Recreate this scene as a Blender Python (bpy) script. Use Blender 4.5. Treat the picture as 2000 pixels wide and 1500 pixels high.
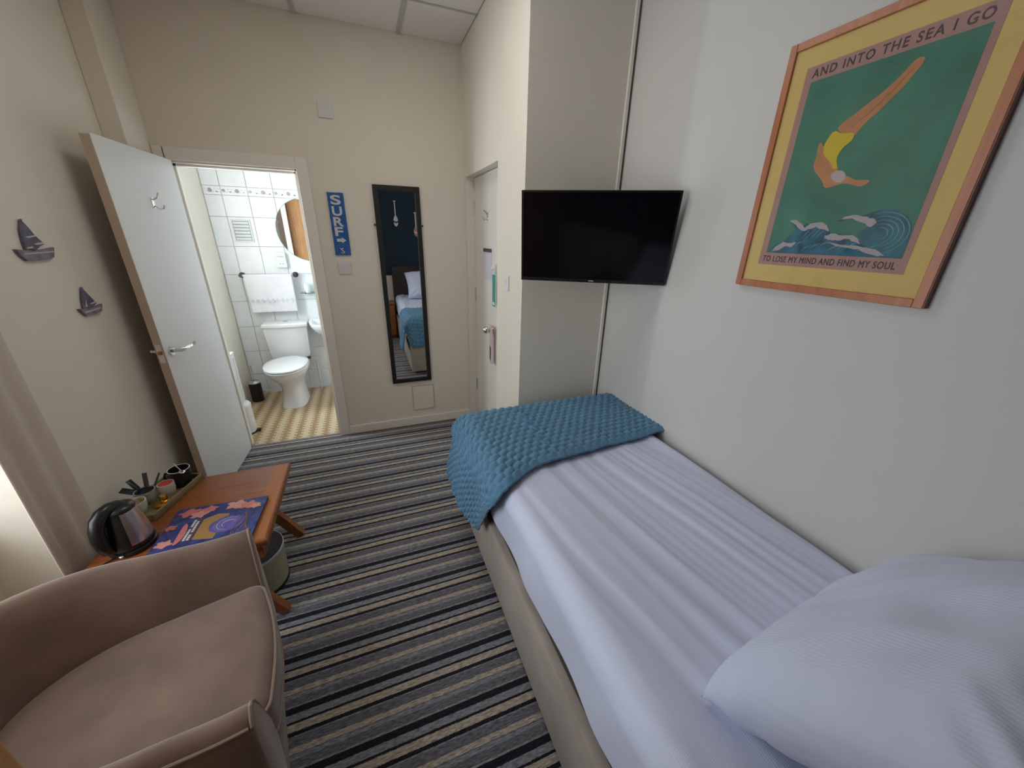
import bpy, bmesh, math, random
from math import sin, cos, pi, radians, sqrt, exp
from mathutils import Vector, Matrix, Euler, noise

S = bpy.context.scene
for o in list(bpy.data.objects):
    bpy.data.objects.remove(o, do_unlink=True)
COL = S.collection
rnd = random.Random(7)

# ------------------------------------------------------------------ camera
cam_d = bpy.data.cameras.new('camera')
cam_d.sensor_fit = 'HORIZONTAL'
cam_d.sensor_width = 36.0
cam_d.lens = 719.27 * 36.0 / 2000.0
cam_d.clip_start = 0.02
cam = bpy.data.objects.new('camera', cam_d)
cam.location = (0, 0, 1.6)
cam.rotation_euler = Euler((1.18947072, -0.0210927416, -0.364313359), 'XYZ')
COL.objects.link(cam)
S.camera = cam

# ------------------------------------------------------------------ light
S.view_settings.view_transform = 'Standard'
S.view_settings.look = 'None'
S.view_settings.exposure = -0.12
S.view_settings.gamma = 1.0
S.view_settings.use_curve_mapping = False

world = bpy.data.worlds.new('overcast_sky')
S.world = world
world.use_nodes = True
wn = world.node_tree.nodes
wn['Background'].inputs[0].default_value = (0.78, 0.88, 1.0, 1)
wn['Background'].inputs[1].default_value = 1.6

def area(name, loc, rot, sx, sy, power, col):
    d = bpy.data.lights.new(name, 'AREA')
    d.shape = 'RECTANGLE'; d.size = sx; d.size_y = sy
    d.energy = power; d.color = col
    o = bpy.data.objects.new(name, d)
    o.location = loc; o.rotation_euler = rot
    COL.objects.link(o)
    return o
# daylight outside the two windows of the left-hand outer wall
area('bedroom_window_daylight', (-1.56, 1.04, 1.49), (0, radians(-90), 0), 1.66, 0.80, 28, (0.97, 0.985, 1.0))
area('bathroom_window_daylight', (-1.50, 3.47, 1.60), (0, radians(-90), 0), 0.95, 0.48, 72, (0.88, 0.95, 1.0))

# ------------------------------------------------------------------ materials
MATS = {}
def nodes(m): return m.node_tree.nodes, m.node_tree.links

def mat(name, col, rough=0.6, metal=0.0, bump=0.0, bscale=200.0, var=0.0, vscale=6.0, spec=0.5, sheen=0.0, trans=0.0, coat=0.0):
    if name in MATS: return MATS[name]
    m = bpy.data.materials.new(name); m.use_nodes = True
    n, l = nodes(m); b = n['Principled BSDF']
    b.inputs['Base Color'].default_value = (*col, 1)
    b.inputs['Roughness'].default_value = rough
    b.inputs['Metallic'].default_value = metal
    b.inputs['Specular IOR Level'].default_value = spec
    b.inputs['Sheen Weight'].default_value = sheen
    b.inputs['Transmission Weight'].default_value = trans
    b.inputs['Coat Weight'].default_value = coat
    tc = n.new('ShaderNodeTexCoord')
    if var > 0:
        t = n.new('ShaderNodeTexNoise'); t.inputs['Scale'].default_value = vscale; t.inputs['Detail'].default_value = 4
        l.new(tc.outputs['Object'], t.inputs['Vector'])
        r = n.new('ShaderNodeValToRGB')
        r.color_ramp.elements[0].position = 0.3; r.color_ramp.elements[1].position = 0.7
        r.color_ramp.elements[0].color = (*[c * (1 - var) for c in col], 1)
        r.color_ramp.elements[1].color = (*[min(1, c * (1 + var)) for c in col], 1)
        l.new(t.outputs['Fac'], r.inputs['Fac']); l.new(r.outputs['Color'], b.inputs['Base Color'])
    if bump > 0:
        t2 = n.new('ShaderNodeTexNoise'); t2.inputs['Scale'].default_value = bscale; t2.inputs['Detail'].default_value = 3
        l.new(tc.outputs['Object'], t2.inputs['Vector'])
        bp = n.new('ShaderNodeBump'); bp.inputs['Strength'].default_value = bump; bp.inputs['Distance'].default_value = 0.002
        l.new(t2.outputs['Fac'], bp.inputs['Height']); l.new(bp.outputs['Normal'], b.inputs['Normal'])
    MATS[name] = m
    return m

def wood(name, c1, c2, axis='X', rough=0.35, scale=9.0):
    if name in MATS: return MATS[name]
    m = bpy.data.materials.new(name); m.use_nodes = True
    n, l = nodes(m); b = n['Principled BSDF']; b.inputs['Roughness'].default_value = rough
    b.inputs['Coat Weight'].default_value = 0.12
    b.inputs['Coat Roughness'].default_value = 0.25
    tc = n.new('ShaderNodeTexCoord'); mp = n.new('ShaderNodeMapping')
    sc = [scale * 3] * 3; sc['XYZ'.index(axis)] = scale * 0.25
    mp.inputs['Scale'].default_value = sc
    l.new(tc.outputs['Object'], mp.inputs['Vector'])
    t = n.new('ShaderNodeTexNoise'); t.inputs['Scale'].default_value = 2.0; t.inputs['Detail'].default_value = 6; t.inputs['Distortion'].default_value = 0.6
    l.new(mp.outputs['Vector'], t.inputs['Vector'])
    r = n.new('ShaderNodeValToRGB'); r.color_ramp.elements[0].position = 0.32; r.color_ramp.elements[1].position = 0.7
    r.color_ramp.elements[0].color = (*c1, 1); r.color_ramp.elements[1].color = (*c2, 1)
    l.new(t.outputs['Fac'], r.inputs['Fac']); l.new(r.outputs['Color'], b.inputs['Base Color'])
    MATS[name] = m
    return m

def glass(name, col=(0.95, 0.98, 1.0), fac=0.12):
    m = bpy.data.materials.new(name); m.use_nodes = True
    n, l = nodes(m); n.remove(n['Principled BSDF'])
    t = n.new('ShaderNodeBsdfTransparent'); t.inputs[0].default_value = (*col, 1)
    g = n.new('ShaderNodeBsdfGlossy'); g.inputs['Roughness'].default_value = 0.02
    mx = n.new('ShaderNodeMixShader'); mx.inputs[0].default_value = fac
    l.new(t.outputs[0], mx.inputs[1]); l.new(g.outputs[0], mx.inputs[2]); l.new(mx.outputs[0], n['Material Output'].inputs[0])
    MATS[name] = m
    return m

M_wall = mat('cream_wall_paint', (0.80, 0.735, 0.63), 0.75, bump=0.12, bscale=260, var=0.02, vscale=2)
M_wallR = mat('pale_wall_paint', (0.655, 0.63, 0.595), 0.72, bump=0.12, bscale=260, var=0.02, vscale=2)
M_teal = mat('teal_wall_paint', (0.006, 0.024, 0.042), 0.75, bump=0.1, bscale=260)
M_trim = mat('cream_gloss_trim', (0.86, 0.81, 0.735), 0.4, bump=0.05, bscale=60)
M_door = mat('white_door_paint', (0.78, 0.775, 0.765), 0.45, bump=0.06, bscale=50)
M_doorE = mat('bare_door_edge', (0.55, 0.44, 0.35), 0.6)
M_ceil = mat('ceiling_tile_white', (0.84, 0.80, 0.765), 0.9, bump=0.5, bscale=320, var=0.03, vscale=90)
M_bar = mat('ceiling_bar_white', (0.50, 0.49, 0.475), 0.5)
M_tile = mat('white_glazed_tile', (0.86, 0.89, 0.92), 0.18, var=0.03, vscale=14)
M_grout = mat('grey_grout', (0.56, 0.58, 0.61), 0.9)
M_cera = mat('white_ceramic', (0.86, 0.87, 0.88), 0.12, coat=0.3)
M_plas = mat('white_plastic', (0.80, 0.79, 0.77), 0.4)
M_plasg = mat('pale_grey_plastic', (0.70, 0.685, 0.675), 0.45)
M_rad = mat('radiator_enamel', (0.82, 0.83, 0.83), 0.35)
M_chrome = mat('chrome', (0.78, 0.77, 0.75), 0.18, metal=1.0)
M_steel = mat('brushed_steel', (0.62, 0.56, 0.52), 0.32, metal=1.0, bump=0.05, bscale=400)
M_dkmet = mat('dark_metal', (0.08, 0.075, 0.075), 0.4, metal=0.7)
M_black = mat('black_plastic', (0.012, 0.012, 0.013), 0.28)
M_blackm = mat('matt_black', (0.010, 0.010, 0.011), 0.5)
M_screen = mat('television_screen', (0.004, 0.004, 0.006), 0.10, spec=0.35)
M_mirror = mat('mirror_glass', (0.88, 0.90, 0.90), 0.005, metal=1.0)
M_suede = mat('taupe_suede', (0.20, 0.130, 0.096), 0.85, bump=0.25, bscale=500, var=0.22, vscale=7, sheen=0.35)
M_pipe = mat('taupe_piping', (0.28, 0.205, 0.16), 0.7)
M_base = mat('taupe_divan_fabric', (0.42, 0.355, 0.31), 0.85, bump=0.25, bscale=420, var=0.12, vscale=7, sheen=0.25)
M_matt = mat('brown_mattress_border', (0.075, 0.057, 0.045), 0.9, bump=0.2, bscale=200)
M_head = mat('dark_brown_headboard', (0.035, 0.024, 0.022), 0.7, bump=0.2, bscale=300)
M_towel = mat('white_towelling', (0.86, 0.86, 0.90), 0.95, bump=0.9, bscale=260)
M_curt = mat('cream_curtain', (0.62, 0.53, 0.44), 0.9, bump=0.2, bscale=400)
M_oak = wood('orange_beech', (0.22, 0.058, 0.014), (0.34, 0.105, 0.028), 'X', 0.34)
M_oakz = wood('orange_beech_upright', (0.25, 0.07, 0.016), (0.38, 0.13, 0.036), 'Z', 0.34)
M_pine = wood('honey_pine', (0.50, 0.23, 0.085), (0.66, 0.36, 0.16), 'Z', 0.42)
M_darkw = wood('red_brown_leg', (0.12, 0.035, 0.018), (0.20, 0.06, 0.03), 'Z', 0.4)
M_tray = wood('olive_tray_wood', (0.17, 0.135, 0.06), (0.27, 0.215, 0.105), 'Y', 0.5)
M_copper = wood('copper_wood_frame', (0.42, 0.135, 0.055), (0.52, 0.19, 0.085), 'Z', 0.38)
M_gold = mat('gold_foil', (0.85, 0.52, 0.08), 0.22, metal=1.0)
M_ystone = mat('yellow_mount_card', (0.70, 0.50, 0.16), 0.7)
M_pink = mat('dusty_pink_print', (0.43, 0.235, 0.20), 0.7)
M_green = mat('sea_green_print', (0.055, 0.20, 0.135), 0.7, var=0.18, vscale=9)
M_skin = mat('orange_skin_print', (0.52, 0.225, 0.09), 0.7, var=0.12, vscale=25)
M_suit = mat('yellow_suit_print', (0.64, 0.48, 0.02), 0.7)
M_cap = mat('white_cap_print', (0.50, 0.42, 0.40), 0.7)
M_ink = mat('dark_ink_print', (0.085, 0.05, 0.065), 0.7)
M_wave = mat('blue_wave_print', (0.022, 0.125, 0.19), 0.7, var=0.5, vscale=38)
M_wave2 = mat('teal_wave_print', (0.035, 0.15, 0.19), 0.7, var=0.35, vscale=30)
M_line = mat('pale_wave_line_print', (0.14, 0.30, 0.35), 0.7)
M_foam = mat('foam_print', (0.44, 0.38, 0.38), 0.7)
M_blue = mat('blue_sign_paint', (0.012, 0.105, 0.34), 0.55, var=0.15, vscale=30)
M_white = mat('white_sign_paint', (0.62, 0.62, 0.60), 0.6)
M_glass = glass('clear_glass')
M_glassg = glass('green_edge_glass', (0.75, 0.9, 0.86), 0.2)

def mat_carpet():
    m = bpy.data.materials.new('striped_carpet'); m.use_nodes = True
    n, l = nodes(m); b = n['Principled BSDF']; b.inputs['Roughness'].default_value = 0.95; b.inputs['Specular IOR Level'].default_value = 0.1
    b.inputs['Sheen Weight'].default_value = 0.15
    g = n.new('ShaderNodeNewGeometry'); sp = n.new('ShaderNodeSeparateXYZ'); l.new(g.outputs['Position'], sp.inputs[0])
    # slightly ragged stripe borders
    nz = n.new('ShaderNodeTexNoise'); nz.inputs['Scale'].default_value = 160; nz.inputs['Detail'].default_value = 2
    l.new(g.outputs['Position'], nz.inputs['Vector'])
    a = n.new('ShaderNodeMath'); a.operation = 'MULTIPLY_ADD'; a.inputs[1].default_value = 0.006; l.new(nz.outputs['Fac'], a.inputs[0]); l.new(sp.outputs['Y'], a.inputs[2])
    s = n.new('ShaderNodeMath'); s.operation = 'MULTIPLY_ADD'; s.inputs[1].default_value = -1 / 0.193; s.inputs[2].default_value = 1.203 / 0.193 + 20.055
    l.new(a.outputs[0], s.inputs[0])
    f = n.new('ShaderNodeMath'); f.operation = 'FRACT'; l.new(s.outputs[0], f.inputs[0])
    r = n.new('ShaderNodeValToRGB'); cr = r.color_ramp; cr.interpolation = 'CONSTANT'
    dk = (0.018, 0.016, 0.024); lg = (0.235, 0.24, 0.265); bg = (0.42, 0.36, 0.285); mg = (0.145, 0.143, 0.163); lt = (0.28, 0.265, 0.25)
    stops = [(0, dk), (0.115, lg), (0.235, dk), (0.28, bg), (0.41, dk), (0.475, lg), (0.50, mg), (0.655, bg), (0.745, mg), (0.765, lg), (0.835, mg), (0.965, lt)]
    while len(cr.elements) > 1: cr.elements.remove(cr.elements[-1])
    cr.elements[0].position = 0; cr.elements[0].color = (*stops[0][1], 1)
    for p, c in stops[1:]:
        e = cr.elements.new(p); e.color = (*c, 1)
    l.new(f.outputs[0], r.inputs['Fac'])
    mp = n.new('ShaderNodeMapping'); mp.inputs['Scale'].default_value = (26, 150, 1); l.new(g.outputs['Position'], mp.inputs['Vector'])
    n2 = n.new('ShaderNodeTexNoise'); n2.inputs['Scale'].default_value = 1.6; n2.inputs['Detail'].default_value = 4; l.new(mp.outputs['Vector'], n2.inputs['Vector'])
    mr = n.new('ShaderNodeMapRange'); mr.inputs['From Min'].default_value = 0.3; mr.inputs['From Max'].default_value = 0.7; mr.inputs['To Min'].default_value = 0.5; mr.inputs['To Max'].default_value = 1.6
    l.new(n2.outputs['Fac'], mr.inputs['Value'])
    mx = n.new('ShaderNodeMix'); mx.data_type = 'RGBA'; mx.blend_type = 'MULTIPLY'; mx.inputs['Factor'].default_value = 1
    l.new(r.outputs['Color'], mx.inputs['A']); l.new(mr.outputs['Result'], mx.inputs['B']); l.new(mx.outputs['Result'], b.inputs['Base Color'])
    bp = n.new('ShaderNodeBump'); bp.inputs['Strength'].default_value = 0.7; bp.inputs['Distance'].default_value = 0.004
    l.new(n2.outputs['Fac'], bp.inputs['Height']); l.new(bp.outputs['Normal'], b.inputs['Normal'])
    return m
M_carpet = mat_carpet()

def mat_vinyl():
    m = bpy.data.materials.new('basket_weave_vinyl'); m.use_nodes = True
    n, l = nodes(m); b = n['Principled BSDF']; b.inputs['Roughness'].default_value = 0.4
    g = n.new('ShaderNodeNewGeometry'); sp = n.new('ShaderNodeSeparateXYZ'); l.new(g.outputs['Position'], sp.inputs[0])
    # columns with toothed edges: rows of alternating width
    def math(op, *a):
        q = n.new('ShaderNodeMath'); q.operation = op
        for i, v in enumerate(a):
            if isinstance(v, (int, float)): q.inputs[i].default_value = v
            else: l.new(v, q.inputs[i])
        return q.outputs[0]
    col = math('FRACT', math('MULTIPLY', sp.outputs['X'], 1 / 0.105))
    row = math('PINGPONG', math('MULTIPLY', sp.outputs['Y'], 1 / 0.024), 1.0)
    rowb = math('GREATER_THAN', row, 0.5)
    th = math('MULTIPLY_ADD', rowb, 0.18, 0.14)
    d = math('ABSOLUTE', math('SUBTRACT', col, 0.5))
    inside = math('LESS_THAN', d, th)
    nz = n.new('ShaderNodeTexNoise'); nz.inputs['Scale'].default_value = 45; l.new(g.outputs['Position'], nz.inputs['Vector'])
    r = n.new('ShaderNodeValToRGB'); r.color_ramp.elements[0].color = (0.36, 0.215, 0.10, 1); r.color_ramp.elements[1].color = (0.50, 0.33, 0.165, 1)
    l.new(nz.outputs['Fac'], r.inputs['Fac'])
    mx = n.new('ShaderNodeMix'); mx.data_type = 'RGBA'; l.new(inside, mx.inputs['Factor'])
    mx.inputs['A'].default_value = (0.68, 0.55, 0.37, 1); l.new(r.outputs['Color'], mx.inputs['B'])
    l.new(mx.outputs['Result'], b.inputs['Base Color'])
    return m
M_vinyl = mat_vinyl()

def mat_sheet(name, col, freq, strength):
    m = bpy.data.materials.new(name); m.use_nodes = True
    n, l = nodes(m); b = n['Principled BSDF']; b.inputs['Roughness'].default_value = 0.62
    b.inputs['Base Color'].default_value = (*col, 1); b.inputs['Sheen Weight'].default_value = 0.15
    tc = n.new('ShaderNodeTexCoord')
    w = n.new('ShaderNodeTexWave'); w.inputs['Scale'].default_value = freq; w.inputs['Distortion'].default_value = 0.4; w.bands_direction = 'X'
    l.new(tc.outputs['Object'], w.inputs['Vector'])
    bp = n.new('ShaderNodeBump'); bp.inputs['Strength'].default_value = strength; bp.inputs['Distance'].default_value = 0.0008
    l.new(w.outputs['Fac'], bp.inputs['Height']); l.new(bp.outputs['Normal'], b.inputs['Normal'])
    return m
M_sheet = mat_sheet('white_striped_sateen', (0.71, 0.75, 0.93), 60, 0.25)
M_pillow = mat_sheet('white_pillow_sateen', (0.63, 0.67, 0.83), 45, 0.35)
M_throw = mat('blue_bobble_fleece', (0.105, 0.255, 0.40), 0.95, bump=0.8, bscale=420, var=0.14, vscale=60, sheen=0.3)

# ------------------------------------------------------------------ mesh helpers
def finish(name, bm, m, parent=None, smooth=35, loc=None):
    me = bpy.data.meshes.new(name)
    bmesh.ops.recalc_face_normals(bm, faces=bm.faces)
    bm.to_mesh(me); bm.free()
    me.materials.append(m)
    if smooth:
        for p in me.polygons: p.use_smooth = True
        me.set_sharp_from_angle(angle=radians(smooth))
    o = bpy.data.objects.new(name, me)
    COL.objects.link(o)
    if parent: o.parent = parent
    if loc: o.location = loc
    return o

def share(src, name=None, parent=None, loc=(0, 0, 0), rot=(0, 0, 0)):
    o = src.copy(); COL.objects.link(o)
    if name: o.name = name
    o.parent = parent; o.location = loc; o.rotation_euler = rot
    return o

def tag(o, label, cat, group=None, kind=None):
    o['label'] = label; o['category'] = cat
    if group: o['group'] = group
    if kind: o['kind'] = kind
    return o

def thing(name, label, cat, loc=(0, 0, 0), rz=0.0, group=None):
    o = bpy.data.objects.new(name, None); COL.objects.link(o)
    o.empty_display_size = 0.05
    o.location = loc; o.rotation_euler = (0, 0, rz)
    return tag(o, label, cat, group)

def struct(o, label=None):
    o['kind'] = 'structure'
    if label: o['label'] = label
    return o

def box(bm, x0, x1, y0, y1, z0, z1, bev=0.0, seg=2):
    vs = [bm.verts.new((x, y, z)) for x in (x0, x1) for y in (y0, y1) for z in (z0, z1)]
    fs = []
    for q in ((0, 1, 3, 2), (4, 6, 7, 5), (0, 4, 5, 1), (2, 3, 7, 6), (0, 2, 6, 4), (1, 5, 7, 3)):
        fs.append(bm.faces.new([vs[i] for i in q]))
    if bev > 0:
        es = list({e for f in fs for e in f.edges})
        bmesh.ops.bevel(bm, geom=es, offset=bev, segments=seg, profile=0.5, affect='EDGES')
    return bm

def nbox(*a, **k): return box(bmesh.new(), *a, **k)

def tube(bm, pts, r, seg=8, cap=True, flat=1.0):
    pts = [Vector(p) for p in pts]; n = len(pts)
    rs = r if isinstance(r, (list, tuple)) else [r] * n
    rings = []; up = None
    for i, p in enumerate(pts):
        d = (pts[min(i + 1, n - 1)] - pts[max(i - 1, 0)]).normalized()
        if up is None:
            up = Vector((0, 0, 1)) if abs(d.z) < 0.9 else Vector((1, 0, 0))
        a = d.cross(up)
        if a.length < 1e-6: a = d.cross(Vector((0, 1, 0)))
        a.normalize(); b = a.cross(d).normalized(); up = b
        rings.append([bm.verts.new(p + a * rs[i] * cos(2 * pi * k / seg) + b * rs[i] * flat * sin(2 * pi * k / seg)) for k in range(seg)])
    for i in range(n - 1):
        for k in range(seg):
            bm.faces.new((rings[i][k], rings[i][(k + 1) % seg], rings[i + 1][(k + 1) % seg], rings[i + 1][k]))
    if cap:
        bm.faces.new(rings[0][::-1]); bm.faces.new(rings[-1])
    return bm

def lathe(bm, prof, seg=32, c=(0, 0, 0), a0=0.0, a1=2 * pi):
    full = abs(a1 - a0 - 2 * pi) < 1e-6
    ns = seg if full else seg + 1
    rings = []
    for r, z in prof:
        if r < 1e-6: rings.append([bm.verts.new((c[0], c[1], c[2] + z))])
        else: rings.append([bm.verts.new((c[0] + r * cos(a0 + (a1 - a0) * k / seg), c[1] + r * sin(a0 + (a1 - a0) * k / seg), c[2] + z)) for k in range(ns)])
    for A, B in zip(rings, rings[1:]):
        for k in range(seg):
            k2 = (k + 1) % ns if full else k + 1
            if len(A) == 1 and len(B) == 1: continue
            if len(A) == 1: bm.faces.new((A[0], B[k2], B[k]))
            elif len(B) == 1: bm.faces.new((A[k], A[k2], B[0]))
            else: bm.faces.new((A[k], A[k2], B[k2], B[k]))
    return bm

def loft(bm, rings, cap0=True, cap1=True):
    R = [[bm.verts.new(p) for p in r] for r in rings]
    n = len(R[0])
    for A, B in zip(R, R[1:]):
        for k in range(n): bm.faces.new((A[k], A[(k + 1) % n], B[(k + 1) % n], B[k]))
    if cap0: bm.faces.new(R[0][::-1])
    if cap1: bm.faces.new(R[-1])
    return bm

def prism(bm, poly, f0, f1):
    """poly: 2-D points; f0/f1 map (a,b) to the near and far 3-D point"""
    A = [bm.verts.new(f0(*p)) for p in poly]; B = [bm.verts.new(f1(*p)) for p in poly]
    bm.faces.new(A); bm.faces.new(B[::-1]); n = len(poly)
    for i in range(n): bm.faces.new((A[i], B[i], B[(i + 1) % n], A[(i + 1) % n]))
    return bm

def grid(bm, nu, nv, f):
    V = [[bm.verts.new(f(i / nu, j / nv)) for j in range(nv + 1)] for i in range(nu + 1)]
    for i in range(nu):
        for j in range(nv): bm.faces.new((V[i][j], V[i + 1][j], V[i + 1][j + 1], V[i][j + 1]))
    return bm

def text(name, body, size, m, parent, origin, right, up, width=None, ext=0.0004, shear=0.0, off=0.0, space=1.0, bold=0.0):
    cu = bpy.data.curves.new(name, 'FONT'); cu.body = body; cu.size = size; cu.extrude = ext; cu.shear = shear; cu.offset = off
    cu.align_x = 'LEFT'; cu.space_character = space; cu.bevel_depth = bold; cu.bevel_resolution = 0
    t = bpy.data.objects.new(name, cu); COL.objects.link(t)
    bpy.context.view_layer.update()
    me = bpy.data.meshes.new_from_object(t.evaluated_get(bpy.context.evaluated_depsgraph_get()))
    bpy.data.objects.remove(t, do_unlink=True)
    xs = [v.co.x for v in me.vertices]; x0 = min(xs); w = max(xs) - x0
    k = width / w if width else 1.0
    right = Vector(right); up = Vector(up); nrm = right.cross(up)
    for v in me.vertices:
        v.co = Vector(origin) + right * ((v.co.x - x0) * k) + up * v.co.y + nrm * v.co.z
    me.materials.clear(); me.materials.append(m)
    o = bpy.data.objects.new(name, me); COL.objects.link(o)
    if parent: o.parent = parent
    return o

# ================================================================== ROOM SHELL
XL, XR, YF, YB, ZC = -1.17, 1.335, 3.083, -0.35, 2.782
XS, YS = 0.78, 1.88         # boxed-out part of the right side: face x, face y
struct(finish('floor', nbox(XL - 0.4, XR + 0.1, YB - 0.1, YF + 0.035, -0.08, 0.0), M_carpet, smooth=0), 'dark multi-striped carpet')
# ceiling with a lay-in grid
ceil = struct(finish('ceiling', nbox(XL - 0.05, XR + 0.1, YB - 0.1, YF + 0.1, ZC + 0.03, ZC + 0.08), M_ceil, smooth=0), 'suspended ceiling')
gx = [XL, -0.82, -0.22, 0.37, 0.97, XR]; gy = [YB, -0.325, 0.275, 0.875, 1.475, 2.075, 2.675, YF]
for i in range(len(gx) - 1):
    for j in range(1, len(gy) - 1):
        x0, x1, y0, y1 = gx[i], gx[i + 1], gy[j], gy[j + 1]
        if x0 >= 0.9 and y1 > YS + 0.3: continue
        if x0 < XS < x1 and y0 > YS - 0.3 and y0 > 1.9: x1 = XS
        finish('ceiling_tile', nbox(x0 + 0.004, x1 - 0.004, y0 + 0.004, y1 - 0.004, ZC + 0.006, ZC + 0.02, bev=0.003, seg=1), M_ceil, ceil, smooth=0)
for x in gx[1:-1]:
    finish('ceiling_bar', nbox(x - 0.012, x + 0.012, YB, YF if x < XS else YS, ZC - 0.001, ZC + 0.012), M_bar, ceil, smooth=0)
for y in gy[2:-1]:
    finish('ceiling_bar', nbox(XL, XR if y < YS else XS, y - 0.006, y + 0.006, ZC + 0.001, ZC + 0.012), M_bar, ceil, smooth=0)

cl = thing('added_fill_panel', 'square glowing fill panel added under the suspended ceiling, out of view', 'fill light', (0.075, 1.775, ZC))  # unseen glowing panel, added to brighten the far end of the room
M_fill = bpy.data.materials.new('fill_glow'); M_fill.use_nodes = True
M_fill.node_tree.nodes['Principled BSDF'].inputs['Emission Color'].default_value = (1.0, 0.97, 0.92, 1)
M_fill.node_tree.nodes['Principled BSDF'].inputs['Emission Strength'].default_value = 7.5
finish('glow_plate', nbox(-0.27, 0.27, -0.275, 0.275, -0.010, -0.004), M_fill, cl, smooth=0)
for q in ((-0.283, -0.27, -0.288, 0.288), (0.27, 0.283, -0.288, 0.288), (-0.27, 0.27, -0.288, -0.275), (-0.27, 0.27, 0.275, 0.288)):
    finish('frame_bar', nbox(q[0], q[1], q[2], q[3], -0.014, -0.002), M_plas, cl, smooth=0)

# far wall with the bathroom doorway
DX0, DX1, DZ = -1.03, -0.335, 1.985
bm = bmesh.new()
box(bm, XL - 0.4, DX0, YF, YF + 0.11, 0, ZC + 0.03); box(bm, DX1, 1.5, YF, YF + 0.11, 0, ZC + 0.03)
box(bm, DX0, DX1, YF, YF + 0.11, DZ, ZC + 0.03)
struct(finish('wall_far', bm, M_wall, smooth=0))
# door casing: lining, stops and architrave
bm = bmesh.new()
box(bm, DX0, DX0 + 0.018, YF - 0.002, YF + 0.112, 0, DZ); box(bm, DX1 - 0.018, DX1, YF - 0.002, YF + 0.112, 0, DZ)
box(bm, DX0, DX1, YF - 0.002, YF + 0.112, DZ - 0.018, DZ)
box(bm, DX1 - 0.03, DX1 - 0.018, YF + 0.045, YF + 0.08, 0, DZ - 0.018); box(bm, DX0 + 0.018, DX0 + 0.03, YF + 0.045, YF + 0.08, 0, DZ - 0.018)
box(bm, DX0 + 0.018, DX1 - 0.018, YF + 0.045, YF + 0.08, DZ - 0.03, DZ - 0.018)
struct(finish('trim_1', bm, M_trim, smooth=0), 'cream door lining')
bm = bmesh.new()
box(bm, DX0 - 0.046, DX0 + 0.002, YF - 0.018, YF, 0, DZ + 0.062, bev=0.004); box(bm, DX1 - 0.008, DX1 + 0.062, YF - 0.018, YF, 0, DZ + 0.062, bev=0.004)
box(bm, DX0 + 0.008, DX1 - 0.008, YF - 0.018, YF, DZ - 0.008, DZ + 0.062, bev=0.004)
struct(finish('trim_2', bm, M_trim, smooth=0), 'cream door architrave')
bm = box(bmesh.new(), DX1 + 0.062, XS, YF - 0.015, YF, 0, 0.072, bev=0.004)
struct(finish('baseboard_far', bm, M_trim, smooth=0))

# left wall: solid up to the window recess
RY0, RY1, RZ = 0.555, 1.615, 2.38
bm = bmesh.new()
box(bm, XL - 0.4, XL, RY1, YF, 0, ZC + 0.03); box(bm, XL - 0.4, XL, YB, RY0, 0, ZC + 0.03)
box(bm, XL - 0.4, XL, RY0, RY1, RZ, ZC + 0.03); box(bm, XL - 0.4, XL - 0.25, RY0, RY1, 0, 0.58)
struct(finish('wall_left', bm, M_wall, smooth=0))
struct(finish('wall_boxing_left', nbox(XL, -1.078, 2.815, YF, 0, ZC + 0.03, bev=0.004), M_wall, smooth=0), 'narrow pipe boxing beside the bathroom door')
# right wall and the boxed-out section with the entrance door
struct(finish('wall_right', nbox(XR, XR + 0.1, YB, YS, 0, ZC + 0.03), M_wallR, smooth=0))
EY0, EY1, EZ = 2.295, 3.03, 2.0
bm = bmesh.new()
box(bm, XS, XR + 0.1, YS, EY0, 0, ZC + 0.03); box(bm, XS, XS + 0.16, EY0, EY1, EZ, ZC + 0.03); box(bm, XS, XS + 0.16, EY1, YF, 0, ZC + 0.03)
box(bm, XS + 0.12, XS + 0.16, EY0, EY1, 0, EZ)
struct(finish('wall_step', bm, M_wall, smooth=0), 'boxed-out wall section holding the entrance door')
# back wall behind the camera: teal over a cream dado
struct(finish('wall_back', nbox(XL - 0.4, XR + 0.1, YB - 0.1, YB, 0.97, ZC + 0.03), M_teal, smooth=0))
struct(finish('wall_back_dado', nbox(XL - 0.4, XR + 0.1, YB - 0.1, YB, 0, 0.97), M_wall, smooth=0))
# cable trunking in the corner
bm = bmesh.new()
box(bm, XR - 0.032, XR - 0.014, YS - 0.012, YS, 0, ZC, bev=0.002)
tr = struct(finish('trim_3', bm, M_trim, smooth=0), 'cream cable trunking in the corner')
finish('shadow_strip', nbox(XR - 0.013, XR - 0.004, YS - 0.006, YS, 0, ZC), mat('brown_shadow_line', (0.16, 0.115, 0.08), 0.8), tr, smooth=0)  # brown strip painted in as the shadow line beside the trunking

# window in the left wall
def window(name, x, y0, y1, z0, z1, label, sill=0.1):
    w = finish(name, bmesh.new(), M_plas); struct(w, label)
    f = 0.05
    bm = bmesh.new()
    box(bm, x - 0.03, x + 0.03, y0, y0 + f, z0, z1); box(bm, x - 0.03, x + 0.03, y1 - f, y1, z0, z1)
    box(bm, x - 0.03, x + 0.03, y0 + f, y1 - f, z0, z0 + f); box(bm, x - 0.03, x + 0.03, y0 + f, y1 - f, z1 - f, z1)
    ym = (y0 + y1) / 2
    box(bm, x - 0.028, x + 0.028, ym - 0.025, ym + 0.025, z0 + f, z1 - f)
    finish('window_frame', bm, M_plas, w, smooth=0)
    for a, b in ((y0 + f, ym - 0.025), (ym + 0.025, y1 - f)):
        finish('window_pane', nbox(x - 0.003, x + 0.003, a, b, z0 + f, z1 - f), M_glass, w, smooth=0)
    finish('window_sill', nbox(x + 0.03, x + sill, y0, y1, z0 - 0.03, z0, bev=0.004), M_trim, w, smooth=0)
    return w
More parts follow.
